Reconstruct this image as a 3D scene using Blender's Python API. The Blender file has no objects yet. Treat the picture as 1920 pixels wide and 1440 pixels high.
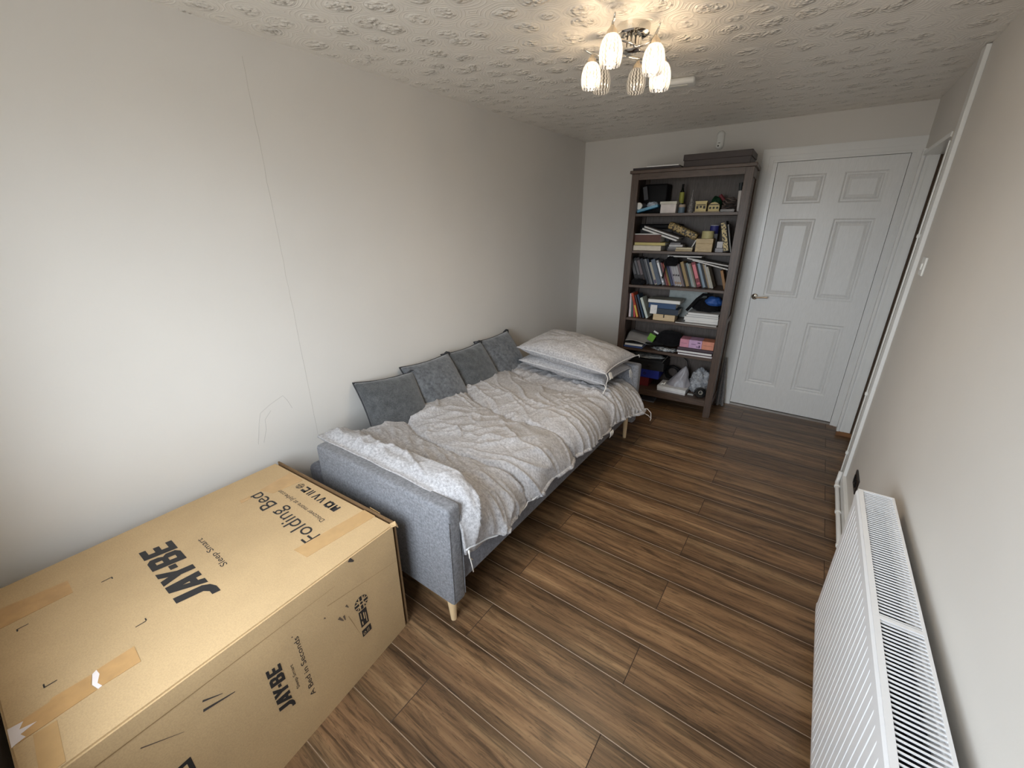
import bpy, bmesh, math, random
from math import sin, cos, pi, radians, sqrt, exp
from mathutils import Vector, Matrix, noise

sc = bpy.context.scene
COL = sc.collection
rnd = random.Random(7)
W, L, H = 2.4384, 4.048, 2.2946
YN = -0.26                      # window wall behind the camera


# ------------------------------------------------------------------ materials
WX0, WX1, WZ0, WZ1 = 0.76, 1.80, 0.80, 1.98


def srgb(r, g, b):
    f = lambda c: (c / 255 / 12.92) if c / 255 <= 0.04045 else ((c / 255 + 0.055) / 1.055) ** 2.4
    return (f(r), f(g), f(b), 1)


class NT:
    def __init__(s, name):
        s.m = bpy.data.materials.new(name)
        s.m.use_nodes = True
        s.t = s.m.node_tree
        s.b = s.t.nodes['Principled BSDF']
        s.out = s.t.nodes['Material Output']

    def n(s, typ, **kw):
        nd = s.t.nodes.new(typ)
        for k, v in kw.items():
            if hasattr(nd, k) and k not in ('Scale',):
                try:
                    setattr(nd, k, v)
                    continue
                except Exception:
                    pass
            nd.inputs[k].default_value = v
        return nd

    def l(s, a, b):
        s.t.links.new(a, b)

    def coord(s, scale=(1, 1, 1), rot=(0, 0, 0), kind='Object'):
        tc = s.t.nodes.new('ShaderNodeTexCoord')
        mp = s.t.nodes.new('ShaderNodeMapping')
        mp.inputs['Scale'].default_value = scale
        mp.inputs['Rotation'].default_value = rot
        s.l(tc.outputs[kind], mp.inputs['Vector'])
        return mp.outputs['Vector']

    def noise(s, vec, scale, detail=3, rough=0.55, dist=0):
        nd = s.t.nodes.new('ShaderNodeTexNoise')
        nd.inputs['Scale'].default_value = scale
        nd.inputs['Detail'].default_value = detail
        nd.inputs['Roughness'].default_value = rough
        nd.inputs['Distortion'].default_value = dist
        s.l(vec, nd.inputs['Vector'])
        return nd.outputs['Fac']

    def ramp(s, fac, stops):
        nd = s.t.nodes.new('ShaderNodeValToRGB')
        cr = nd.color_ramp
        while len(cr.elements) < len(stops):
            cr.elements.new(0.5)
        for e, (p, c) in zip(cr.elements, stops):
            e.position = p
            e.color = c if hasattr(c, '__len__') else (c, c, c, 1)
        s.l(fac, nd.inputs['Fac'])
        return nd.outputs['Color']

    def mix(s, fac, a, b, mode='MIX'):
        nd = s.t.nodes.new('ShaderNodeMix')
        nd.data_type = 'RGBA'
        nd.blend_type = mode
        for sock, v in ((nd.inputs[0], fac), (nd.inputs[6], a), (nd.inputs[7], b)):
            if hasattr(v, 'is_linked'):
                s.l(v, sock)
            else:
                sock.default_value = v
        return nd.outputs[2]

    def bump(s, h, strength=0.3, dist=0.01, prev=None):
        nd = s.t.nodes.new('ShaderNodeBump')
        nd.inputs['Strength'].default_value = strength
        nd.inputs['Distance'].default_value = dist
        s.l(h, nd.inputs['Height'])
        if prev:
            s.l(prev, nd.inputs['Normal'])
        s.l(nd.outputs['Normal'], s.b.inputs['Normal'])
        return nd.outputs['Normal']


def mat(name, col, rough=0.6, metal=0.0, vary=0.12, vscale=8, bump=0.0, bscale=60, **kw):
    t = NT(name)
    c = Vector(col[:3])
    v = t.coord()
    f = t.noise(v, vscale, 4)
    lo = tuple(c * (1 - vary)) + (1,)
    hi = tuple(min(1, x * (1 + vary)) for x in c) + (1,)
    t.l(t.ramp(f, [(0.3, lo), (0.7, hi)]), t.b.inputs['Base Color'])
    t.b.inputs['Roughness'].default_value = rough
    t.b.inputs['Metallic'].default_value = metal
    if bump:
        t.bump(t.noise(v, bscale, 3), bump, 0.004)
    for k, x in kw.items():
        t.b.inputs[k.replace('_', ' ')].default_value = x
    return t.m


def fabric(name, dark, light, fscale=420, stretch=(1, 1, 1), bump=0.25, sheen=0.15, lo=0.36, hi=0.64):
    t = NT(name)
    v = t.coord(stretch)
    a = t.noise(v, fscale, 2, 0.7)
    b = t.noise(v, fscale * 0.18, 3, 0.6)
    mixf = t.n('ShaderNodeMath', operation='MULTIPLY_ADD')
    t.l(a, mixf.inputs[0]); mixf.inputs[1].default_value = 0.55
    half = t.n('ShaderNodeMath', operation='MULTIPLY')
    t.l(b, half.inputs[0]); half.inputs[1].default_value = 0.45
    t.l(half.outputs[0], mixf.inputs[2])
    t.l(t.ramp(mixf.outputs[0], [(lo, dark), (hi, light)]), t.b.inputs['Base Color'])
    t.b.inputs['Roughness'].default_value = 0.95
    t.b.inputs['Sheen Weight'].default_value = sheen
    t.b.inputs['Specular IOR Level'].default_value = 0.15
    t.bump(a, bump, 0.002)
    return t.m


def wall_mat(name, col):
    t = NT(name)
    v = t.coord()
    big = t.noise(v, 1.3, 3)
    c = Vector(col[:3])
    t.l(t.ramp(big, [(0.3, tuple(c * 0.96) + (1,)), (0.7, tuple(c * 1.02) + (1,))]), t.b.inputs['Base Color'])
    t.b.inputs['Roughness'].default_value = 0.62
    t.b.inputs['Specular IOR Level'].default_value = 0.3
    t.bump(t.noise(v, 90, 3), 0.06, 0.004)
    return t.m


def ceiling_mat():
    t = NT('embossed ceiling paper')
    v = t.coord()
    # floral clusters in rows, with fine concentric swirls combed around them
    wv = t.n('ShaderNodeVectorMath', operation='ADD')
    nz_ = t.n('ShaderNodeTexNoise'); nz_.inputs['Scale'].default_value = 6; nz_.inputs['Detail'].default_value = 2
    t.l(v, nz_.inputs['Vector'])
    sc_ = t.n('ShaderNodeVectorMath', operation='SCALE'); sc_.inputs['Scale'].default_value = 0.05
    t.l(nz_.outputs['Color'], sc_.inputs[0])
    t.l(v, wv.inputs[0]); t.l(sc_.outputs[0], wv.inputs[1])
    nd = t.n('ShaderNodeTexVoronoi', feature='F1')
    nd.inputs['Scale'].default_value = 7.5
    nd.inputs['Randomness'].default_value = 0.55
    t.l(wv.outputs[0], nd.inputs['Vector'])
    mul = t.n('ShaderNodeMath', operation='MULTIPLY'); mul.inputs[1].default_value = 60
    t.l(nd.outputs['Distance'], mul.inputs[0])
    rings = t.n('ShaderNodeMath', operation='SINE'); t.l(mul.outputs[0], rings.inputs[0])
    rr_ = t.ramp(rings.outputs[0], [(0.0, 0.0), (1.0, 0.085)])
    pet = t.n('ShaderNodeTexVoronoi', feature='SMOOTH_F1'); pet.inputs['Scale'].default_value = 52; pet.inputs['Smoothness'].default_value = 0.4
    t.l(wv.outputs[0], pet.inputs['Vector'])
    petals = t.ramp(pet.outputs['Distance'], [(0.15, 1.0), (0.62, 0.0)])
    mask = t.ramp(nd.outputs['Distance'], [(0.24, 1.0), (0.42, 0.0)])
    gate = t.ramp(t.noise(v, 16, 3, 0.6), [(0.40, 0.15), (0.56, 1.0)])
    fl = t.mix(1.0, petals, mask, 'MULTIPLY')
    fl = t.mix(1.0, fl, gate, 'MULTIPLY')
    dome = t.ramp(nd.outputs['Distance'], [(0.05, 0.9), (0.42, 0.0)])
    dome = t.mix(1.0, dome, gate, 'MULTIPLY')
    fl = t.mix(1.0, fl, dome, 'ADD')
    hgt = t.mix(1.0, fl, rr_, 'ADD')
    t.b.inputs['Base Color'].default_value = srgb(240, 235, 227)
    t.b.inputs['Roughness'].default_value = 0.30
    t.b.inputs['Specular IOR Level'].default_value = 0.6
    t.bump(hgt, 1.0, 0.011)
    return t.m


def wood(name, dark, light, scale=(1, 1, 1), rough=0.45, grain=9, bump=0.08):
    t = NT(name)
    v = t.coord(scale)
    a = t.noise(v, grain, 6, 0.65, 0.6)
    t.l(t.ramp(a, [(0.3, dark), (0.72, light)]), t.b.inputs['Base Color'])
    t.b.inputs['Roughness'].default_value = rough
    t.bump(a, bump, 0.003)
    return t.m


def floor_mat():
    t = NT('dark oak laminate')
    at = t.n('ShaderNodeAttribute', attribute_name='plank')      # r: random, g: across 0..1, b: random 2
    sep = t.n('ShaderNodeSeparateColor')
    t.l(at.outputs['Color'], sep.inputs[0])
    tc = t.n('ShaderNodeTexCoord')
    off = t.n('ShaderNodeVectorMath', operation='MULTIPLY_ADD')
    t.l(at.outputs['Color'], off.inputs[0])
    off.inputs[1].default_value = (37, 0, 19)
    t.l(tc.outputs['Object'], off.inputs[2])
    mp = t.n('ShaderNodeMapping')
    mp.inputs['Scale'].default_value = (0.75, 11.0, 1.0)
    t.l(off.outputs[0], mp.inputs['Vector'])
    v = mp.outputs['Vector']
    broad = t.noise(v, 1.9, 5, 0.62, 0.7)
    fine = t.noise(v, 6.5, 6, 0.7, 0.9)
    mp2 = t.n('ShaderNodeMapping')
    mp2.inputs['Scale'].default_value = (2.0, 60.0, 1.0)
    t.l(off.outputs[0], mp2.inputs['Vector'])
    hair = t.noise(mp2.outputs['Vector'], 2.2, 4, 0.7)
    base = t.ramp(broad, [(0.28, srgb(98, 73, 52)), (0.5, srgb(140, 107, 76)), (0.75, srgb(180, 145, 106))])
    dk = t.ramp(fine, [(0.38, 0.3), (0.52, 1.0)])
    c = t.mix(0.75, base, dk, 'MULTIPLY')
    hr = t.ramp(hair, [(0.3, 0.6), (0.6, 1.0)])
    c = t.mix(0.6, c, hr, 'MULTIPLY')
    # short dark pores and the odd knot
    mp3 = t.n('ShaderNodeMapping')
    mp3.inputs['Scale'].default_value = (7.0, 48.0, 1.0)
    t.l(off.outputs[0], mp3.inputs['Vector'])
    pore = t.noise(mp3.outputs['Vector'], 2.6, 4, 0.75, 0.8)
    c = t.mix(0.75, c, t.ramp(pore, [(0.33, 0.35), (0.43, 1.0)]), 'MULTIPLY')
    mp4 = t.n('ShaderNodeMapping')
    mp4.inputs['Scale'].default_value = (2.2, 6.0, 1.0)
    t.l(off.outputs[0], mp4.inputs['Vector'])
    kn = t.n('ShaderNodeTexVoronoi', feature='F1'); kn.inputs['Scale'].default_value = 1.6
    t.l(mp4.outputs['Vector'], kn.inputs['Vector'])
    c = t.mix(0.8, c, t.ramp(kn.outputs['Distance'], [(0.03, 0.3), (0.16, 1.0)]), 'MULTIPLY')
    # printed darker strips along both long edges of a board
    ed = t.n('ShaderNodeMath', operation='SUBTRACT'); t.l(sep.outputs[1], ed.inputs[0]); ed.inputs[1].default_value = 0.5
    ab = t.n('ShaderNodeMath', operation='ABSOLUTE'); t.l(ed.outputs[0], ab.inputs[0])
    wob = t.n('ShaderNodeMath', operation='MULTIPLY_ADD'); t.l(broad, wob.inputs[0]); wob.inputs[1].default_value = 0.18
    t.l(ab.outputs[0], wob.inputs[2])
    er = t.ramp(wob.outputs[0], [(0.36, 1.0), (0.56, 0.36)])
    c = t.mix(0.8, c, er, 'MULTIPLY')
    rb = t.ramp(sep.outputs[0], [(0.0, 0.66), (1.0, 0.96)])
    c = t.mix(1.0, c, rb, 'MULTIPLY')
    t.l(c, t.b.inputs['Base Color'])
    t.b.inputs['Roughness'].default_value = 0.36
    t.b.inputs['Specular IOR Level'].default_value = 0.4
    t.bump(fine, 0.12, 0.003)
    return t.m


def card_mat(name, col):
    t = NT(name)
    v = t.coord()
    big = t.noise(v, 3, 4, 0.6)
    fib = t.noise(v, 260, 2, 0.7)
    c = Vector(col[:3])
    base = t.ramp(big, [(0.3, tuple(c * 0.9) + (1,)), (0.7, tuple(c * 1.06) + (1,))])
    sp = t.ramp(fib, [(0.35, 0.86), (0.6, 1.0)])
    t.l(t.mix(0.8, base, sp, 'MULTIPLY'), t.b.inputs['Base Color'])
    t.b.inputs['Roughness'].default_value = 0.75
    t.b.inputs['Specular IOR Level'].default_value = 0.25
    t.bump(t.noise(v, 14, 3), 0.1, 0.01)
    return t.m


def film_mat(name, col, alpha, rough=0.15):
    t = NT(name)
    v = t.coord()
    n = t.noise(v, 35, 4, 0.6, 1.0)
    t.b.inputs['Base Color'].default_value = col
    t.b.inputs['Roughness'].default_value = rough
    t.l(t.ramp(n, [(0.35, alpha * 0.5), (0.65, min(1, alpha * 1.6))]), t.b.inputs['Alpha'])
    t.bump(n, 0.6, 0.01)
    return t.m


def pattern_mat(name, a, b, scale=40, lo=0.47, hi=0.53, stretch=(1, 1, 1), rough=0.5):
    t = NT(name)
    v = t.coord(stretch)
    t.l(t.ramp(t.noise(v, scale, 3, 0.6), [(lo, a), (hi, b)]), t.b.inputs['Base Color'])
    t.b.inputs['Roughness'].default_value = rough
    return t.m


def shade_mat(name, glow, col):
    """cut glass shade: zigzag ribs, partly see-through, with an added glow of its own on the ribs"""
    t = NT(name)
    uv = t.n('ShaderNodeUVMap')
    sp = t.n('ShaderNodeSeparateXYZ'); t.l(uv.outputs[0], sp.inputs[0])
    def M(op, a, b=None):
        nd = t.n('ShaderNodeMath', operation=op)
        for k, x in enumerate((a, b)):
            if x is None:
                continue
            if hasattr(x, 'is_linked'):
                t.l(x, nd.inputs[k])
            else:
                nd.inputs[k].default_value = x
        return nd.outputs[0]
    zig = M('MULTIPLY', M('PINGPONG', M('MULTIPLY', sp.outputs[1], 13.0), 1.0), 1.5)
    ph = M('ADD', M('MULTIPLY', sp.outputs[0], 2 * pi * 17), zig)
    wv = M('ADD', M('MULTIPLY', M('SINE', ph), 0.5), 0.5)
    line = t.ramp(wv, [(0.10, 0.0), (0.42, 1.0)])
    tr = t.n('ShaderNodeBsdfTransparent'); tr.inputs['Color'].default_value = (0.6, 0.58, 0.55, 1)
    tl = t.n('ShaderNodeBsdfTranslucent'); tl.inputs['Color'].default_value = (0.14, 0.13, 0.12, 1)
    gl = t.n('ShaderNodeBsdfGlossy'); gl.inputs['Roughness'].default_value = 0.12
    em = t.n('ShaderNodeEmission'); em.inputs['Color'].default_value = col
    t.l(M('MULTIPLY', line, glow), em.inputs['Strength'])
    m1 = t.n('ShaderNodeMixShader'); m1.inputs[0].default_value = 0.25
    t.l(tl.outputs[0], m1.inputs[1]); t.l(gl.outputs[0], m1.inputs[2])
    ad = t.n('ShaderNodeAddShader'); t.l(m1.outputs[0], ad.inputs[0]); t.l(em.outputs[0], ad.inputs[1])
    m2 = t.n('ShaderNodeMixShader')
    fac = M('ADD', M('MULTIPLY', line, 0.7), 0.12)
    t.l(fac, m2.inputs[0]); t.l(tr.outputs[0], m2.inputs[1]); t.l(ad.outputs[0], m2.inputs[2])
    t.l(m2.outputs[0], t.out.inputs['Surface'])
    return t.m


def emit(name, col, s):
    t = NT(name)
    e = t.n('ShaderNodeEmission')
    e.inputs['Color'].default_value = col
    e.inputs['Strength'].default_value = s
    t.l(e.outputs[0], t.out.inputs['Surface'])
    return t.m


_flat = {}


def paint(r, g, b, rough=0.55, **kw):
    k = (r, g, b, rough)
    if k not in _flat:
        _flat[k] = mat('colour %d %d %d' % (r, g, b), srgb(r, g, b), rough, vary=0.08, vscale=30, **kw)
    return _flat[k]


M_WALL = wall_mat('off white wall paint', srgb(222, 218, 212))
M_CEIL = ceiling_mat()
M_FLOOR = floor_mat()
M_GLOSS = mat('white gloss paint', srgb(232, 232, 230), 0.28, vary=0.02)
M_DOOR = wood('white woodgrain door paint', srgb(226, 226, 224), srgb(236, 236, 235), (14, 1, 1.6), 0.33, 9, 0.16)
M_RAD = mat('white radiator enamel', srgb(240, 241, 243), 0.3, vary=0.01)
M_RADIN = mat('shade dark fin', srgb(70, 73, 80), 0.5, vary=0.05)  # fins coloured dark for the shade between the grille slats
M_SOFA = fabric('blue grey sofa weave', srgb(90, 91, 95), srgb(146, 147, 152), 520, (1, 1, 1))
M_BASE = fabric('dark grey sofa base weave', srgb(84, 85, 91), srgb(132, 134, 142), 330)
M_DUVET = fabric('heather grey jersey', srgb(132, 130, 130), srgb(200, 198, 200), 420, (1, 1.5, 1), 0.22, 0.1, 0.36, 0.64)
M_VELVET = fabric('charcoal velvet', srgb(62, 64, 66), srgb(94, 96, 98), 160, (1, 1, 1), 0.15, 0.5)
M_VELVET2 = fabric('mottled grey velvet', srgb(72, 74, 78), srgb(116, 119, 123), 45, (1, 1, 1), 0.12, 0.5)
M_PIPE = mat('dark piping', srgb(52, 53, 56), 0.9)
M_LEG = wood('pale beech leg', srgb(214, 184, 140), srgb(232, 206, 166), (8, 8, 1), 0.45, 6)
M_CARD = card_mat('brown cardboard', srgb(196, 167, 126))
M_CARDEDGE = card_mat('cardboard edge', srgb(120, 94, 66))
M_TAPE = mat('brown parcel tape', srgb(188, 148, 98), 0.3, vary=0.1, vscale=25)
M_TAPE2 = mat('clear parcel tape', srgb(188, 152, 104), 0.22, vary=0.06, vscale=30)
M_TORN = mat('torn white paper', srgb(226, 216, 214), 0.8)
M_INK = mat('black print ink', srgb(38, 36, 36), 0.6, vary=0.1)
M_SCUFF = mat('grey scuff', srgb(92, 76, 62), 0.8)
M_BC = wood('grey brown stained pine', srgb(62, 47, 38), srgb(93, 74, 61), (16, 16, 1.4), 0.42, 6, 0.06)
M_BCX = wood('grey brown stained pine across', srgb(64, 49, 39), srgb(95, 76, 63), (1.4, 16, 16), 0.42, 6, 0.06)
M_BCB = wood('bookcase back board', srgb(70, 60, 54), srgb(104, 92, 84), (26, 1, 2), 0.5, 5, 0.1)
M_CHROME = mat('polished chrome', srgb(225, 222, 216), 0.08, 1.0, vary=0.02)
M_WHITEP = mat('white plastic', srgb(236, 236, 232), 0.35, vary=0.02)
M_BLACK = mat('black plastic', srgb(18, 18, 20), 0.6, Specular_IOR_Level=0.2)
M_BLKF = fabric('black cloth', srgb(12, 12, 14), srgb(26, 26, 29), 200, sheen=0.05)
M_STRING = mat('off white string', srgb(222, 218, 212), 0.9)
M_RAW = wood('bare timber', srgb(110, 74, 46), srgb(150, 106, 68), (1, 8, 8))
M_DARKBROWN = mat('dark brown card', srgb(56, 43, 40), 0.5)
M_PAPER = mat('white paper', srgb(226, 225, 222), 0.8, vary=0.04)
M_GREYP = mat('grey paper', srgb(158, 156, 154), 0.7, vary=0.12)
M_CREAM = mat('cream card', srgb(220, 205, 165), 0.6)


# ------------------------------------------------------------------ mesh helpers
ORG = {}


class MB:
    def __init__(s):
        s.bm = bmesh.new()

    def box(s, x0, x1, y0, y1, z0, z1, bev=0.0, seg=2, M=None):
        g = bmesh.ops.create_cube(s.bm, size=1)
        vs = g['verts']
        for v in vs:
            v.co = Vector(((x0 + x1) / 2 + v.co.x * (x1 - x0), (y0 + y1) / 2 + v.co.y * (y1 - y0), (z0 + z1) / 2 + v.co.z * (z1 - z0)))
        if bev:
            es = list({e for v in vs for e in v.link_edges})
            r = bmesh.ops.bevel(s.bm, geom=es, offset=bev, segments=seg, affect='EDGES', profile=0.5)
            vs = list({v for f in r['faces'] for v in f.verts} | {v for v in vs if v.is_valid})
        if M:
            for v in vs:
                v.co = M @ v.co
        return s

    def hexa(s, c8, bev=0.0, seg=2):
        """c8: four bottom corners then four top corners, both counter clockwise"""
        v = [s.bm.verts.new(c) for c in c8]
        fs = [(3, 2, 1, 0), (4, 5, 6, 7), (0, 1, 5, 4), (1, 2, 6, 5), (2, 3, 7, 6), (3, 0, 4, 7)]
        ff = [s.bm.faces.new([v[i] for i in f]) for f in fs]
        if bev:
            es = list({e for f in ff for e in f.edges})
            bmesh.ops.bevel(s.bm, geom=es, offset=bev, segments=seg, affect='EDGES', profile=0.5)
        return s

    def cyl(s, p0, p1, r0, r1=None, seg=16, cap=True):
        r1 = r0 if r1 is None else r1
        p0, p1 = Vector(p0), Vector(p1)
        d = (p1 - p0).normalized()
        a = d.orthogonal().normalized()
        b = d.cross(a)
        A = [s.bm.verts.new(p0 + (a * cos(2 * pi * i / seg) + b * sin(2 * pi * i / seg)) * r0) for i in range(seg)]
        B = [s.bm.verts.new(p1 + (a * cos(2 * pi * i / seg) + b * sin(2 * pi * i / seg)) * r1) for i in range(seg)]
        for i in range(seg):
            s.bm.faces.new((A[i], A[(i + 1) % seg], B[(i + 1) % seg], B[i]))
        if cap:
            s.bm.faces.new(A[::-1])
            s.bm.faces.new(B)
        return s

    def tube(s, pts, r, seg=8):
        pts = [Vector(p) for p in pts]
        rings = []
        up = None
        for i, p in enumerate(pts):
            d = (pts[min(i + 1, len(pts) - 1)] - pts[max(i - 1, 0)]).normalized()
            if up is None:
                up = d.orthogonal().normalized()
            up = (up - d * up.dot(d)).normalized()
            b = d.cross(up)
            rr = r(i / (len(pts) - 1)) if callable(r) else r
            rings.append([s.bm.verts.new(p + (up * cos(2 * pi * k / seg) + b * sin(2 * pi * k / seg)) * rr) for k in range(seg)])
        for A, B in zip(rings, rings[1:]):
            for k in range(seg):
                s.bm.faces.new((A[k], A[(k + 1) % seg], B[(k + 1) % seg], B[k]))
        s.bm.faces.new(rings[0][::-1])
        s.bm.faces.new(rings[-1])
        return s

    def lathe(s, prof, c, seg=24, M=None):
        c = Vector(c)
        rings = []
        for r, z in prof:
            ring = []
            for k in range(seg):
                q = Vector((r * cos(2 * pi * k / seg), r * sin(2 * pi * k / seg), z))
                ring.append(s.bm.verts.new(c + (M @ q if M else q)))
            rings.append(ring)
        uvl = s.bm.loops.layers.uv.verify()
        nr = len(rings) - 1
        for i, (A, B) in enumerate(zip(rings, rings[1:])):
            for k in range(seg):
                f = s.bm.faces.new((A[k], A[(k + 1) % seg], B[(k + 1) % seg], B[k]))
                for lp, (a, b) in zip(f.loops, ((k, i), (k + 1, i), (k + 1, i + 1), (k, i + 1))):
                    lp[uvl].uv = (a / seg, prof[b][1] * 10)
        return s

    def poly(s, pts):
        s.bm.faces.new([s.bm.verts.new(p) for p in pts])
        return s

    def prism(s, pts, d):
        """extrude the polygon by the vector d"""
        d = Vector(d)
        a = [s.bm.verts.new(p) for p in pts]
        b = [s.bm.verts.new(Vector(p) + d) for p in pts]
        n = len(a)
        s.bm.faces.new(a[::-1])
        s.bm.faces.new(b)
        for i in range(n):
            s.bm.faces.new((a[i], a[(i + 1) % n], b[(i + 1) % n], b[i]))
        return s

    def grid(s, f, nu, nv, closed=False):
        vv = [[s.bm.verts.new(f(i / nu, j / nv)) for j in range(nv + 1)] for i in range(nu + 1)]
        for i in range(nu):
            for j in range(nv):
                s.bm.faces.new((vv[i][j], vv[i + 1][j], vv[i + 1][j + 1], vv[i][j + 1]))
        return vv

    def build(s, name, m, parent=None, M=None, smooth=False, fix=True):
        if M:
            s.bm.transform(M)
        if fix:
            bmesh.ops.recalc_face_normals(s.bm, faces=s.bm.faces)
        if parent is None:
            xs = [v.co.x for v in s.bm.verts]; ys = [v.co.y for v in s.bm.verts]; zs = [v.co.z for v in s.bm.verts]
            o = Vector(((min(xs) + max(xs)) / 2, (min(ys) + max(ys)) / 2, min(zs)))
        else:
            o = ORG[parent.name]
        s.bm.transform(Matrix.Translation(-o))
        me = bpy.data.meshes.new(name)
        s.bm.to_mesh(me)
        s.bm.free()
        if smooth:
            for p in me.polygons:
                p.use_smooth = True
            if smooth != 1:
                me.set_sharp_from_angle(angle=radians(smooth))
        me.materials.append(m)
        ob = bpy.data.objects.new(name, me)
        COL.objects.link(ob)
        if parent is None:
            ob.location = o
        else:
            ob.parent = parent
        ORG[ob.name] = o
        return ob


def root(name, loc, label, cat, group=None):
    o = bpy.data.objects.new(name, None)
    o.empty_display_size = 0.05
    COL.objects.link(o)
    o.location = loc
    ORG[o.name] = Vector(loc)
    return tag(o, label, cat, group)


def tag(o, label, cat, group=None):
    o['label'] = label
    o['category'] = cat
    if group:
        o['group'] = group
    return o


def struct(o):
    o['kind'] = 'structure'
    return o


def text_pts(body, shear=0.0, offset=0.0):
    cu = bpy.data.curves.new('lettering', 'FONT')
    cu.body = body
    cu.size = 1.0
    cu.shear = shear
    cu.offset = offset
    cu.resolution_u = 3
    ob = bpy.data.objects.new('lettering', cu)
    COL.objects.link(ob)
    bpy.context.view_layer.update()
    me = bpy.data.meshes.new_from_object(ob.evaluated_get(bpy.context.evaluated_depsgraph_get()))
    vs = [v.co.copy() for v in me.vertices]
    fs = [tuple(p.vertices) for p in me.polygons]
    bpy.data.objects.remove(ob)
    bpy.data.curves.remove(cu)
    bpy.data.meshes.remove(me)
    return vs, fs


def lettering(body, mapf, u0, u1, v0, v1, name, m, parent, shear=0.0, offset=0.0, vmin=None, vmax=None):
    """stretch the text so it fills u0..u1, v0..v1 (v0 baseline side) and lay it through mapf"""
    vs, fs = text_pts(body, shear, offset)
    xa, xb = min(v.x for v in vs), max(v.x for v in vs)
    ya = min(v.y for v in vs) if vmin is None else vmin
    yb = max(v.y for v in vs) if vmax is None else vmax
    mb = MB()
    nv = [mb.bm.verts.new(mapf(u0 + (v.x - xa) / (xb - xa) * (u1 - u0), v0 + (v.y - ya) / (yb - ya) * (v1 - v0))) for v in vs]
    for f in fs:
        try:
            mb.bm.faces.new([nv[i] for i in f])
        except ValueError:
            pass
    return mb.build(name, m, parent, fix=False)


def smooth01(a, b, x):
    t = min(1, max(0, (x - a) / (b - a)))
    return t * t * (3 - 2 * t)


def interp(pts, x):
    if x <= pts[0][0]:
        return pts[0][1]
    for (xa, ya), (xb, yb) in zip(pts, pts[1:]):
        if x <= xb:
            t = (x - xa) / (xb - xa)
            return ya + (yb - ya) * t
    return pts[-1][1]


def nz(x, y, z=0.0):
    return noise.noise(Vector((x, y, z)))


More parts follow.
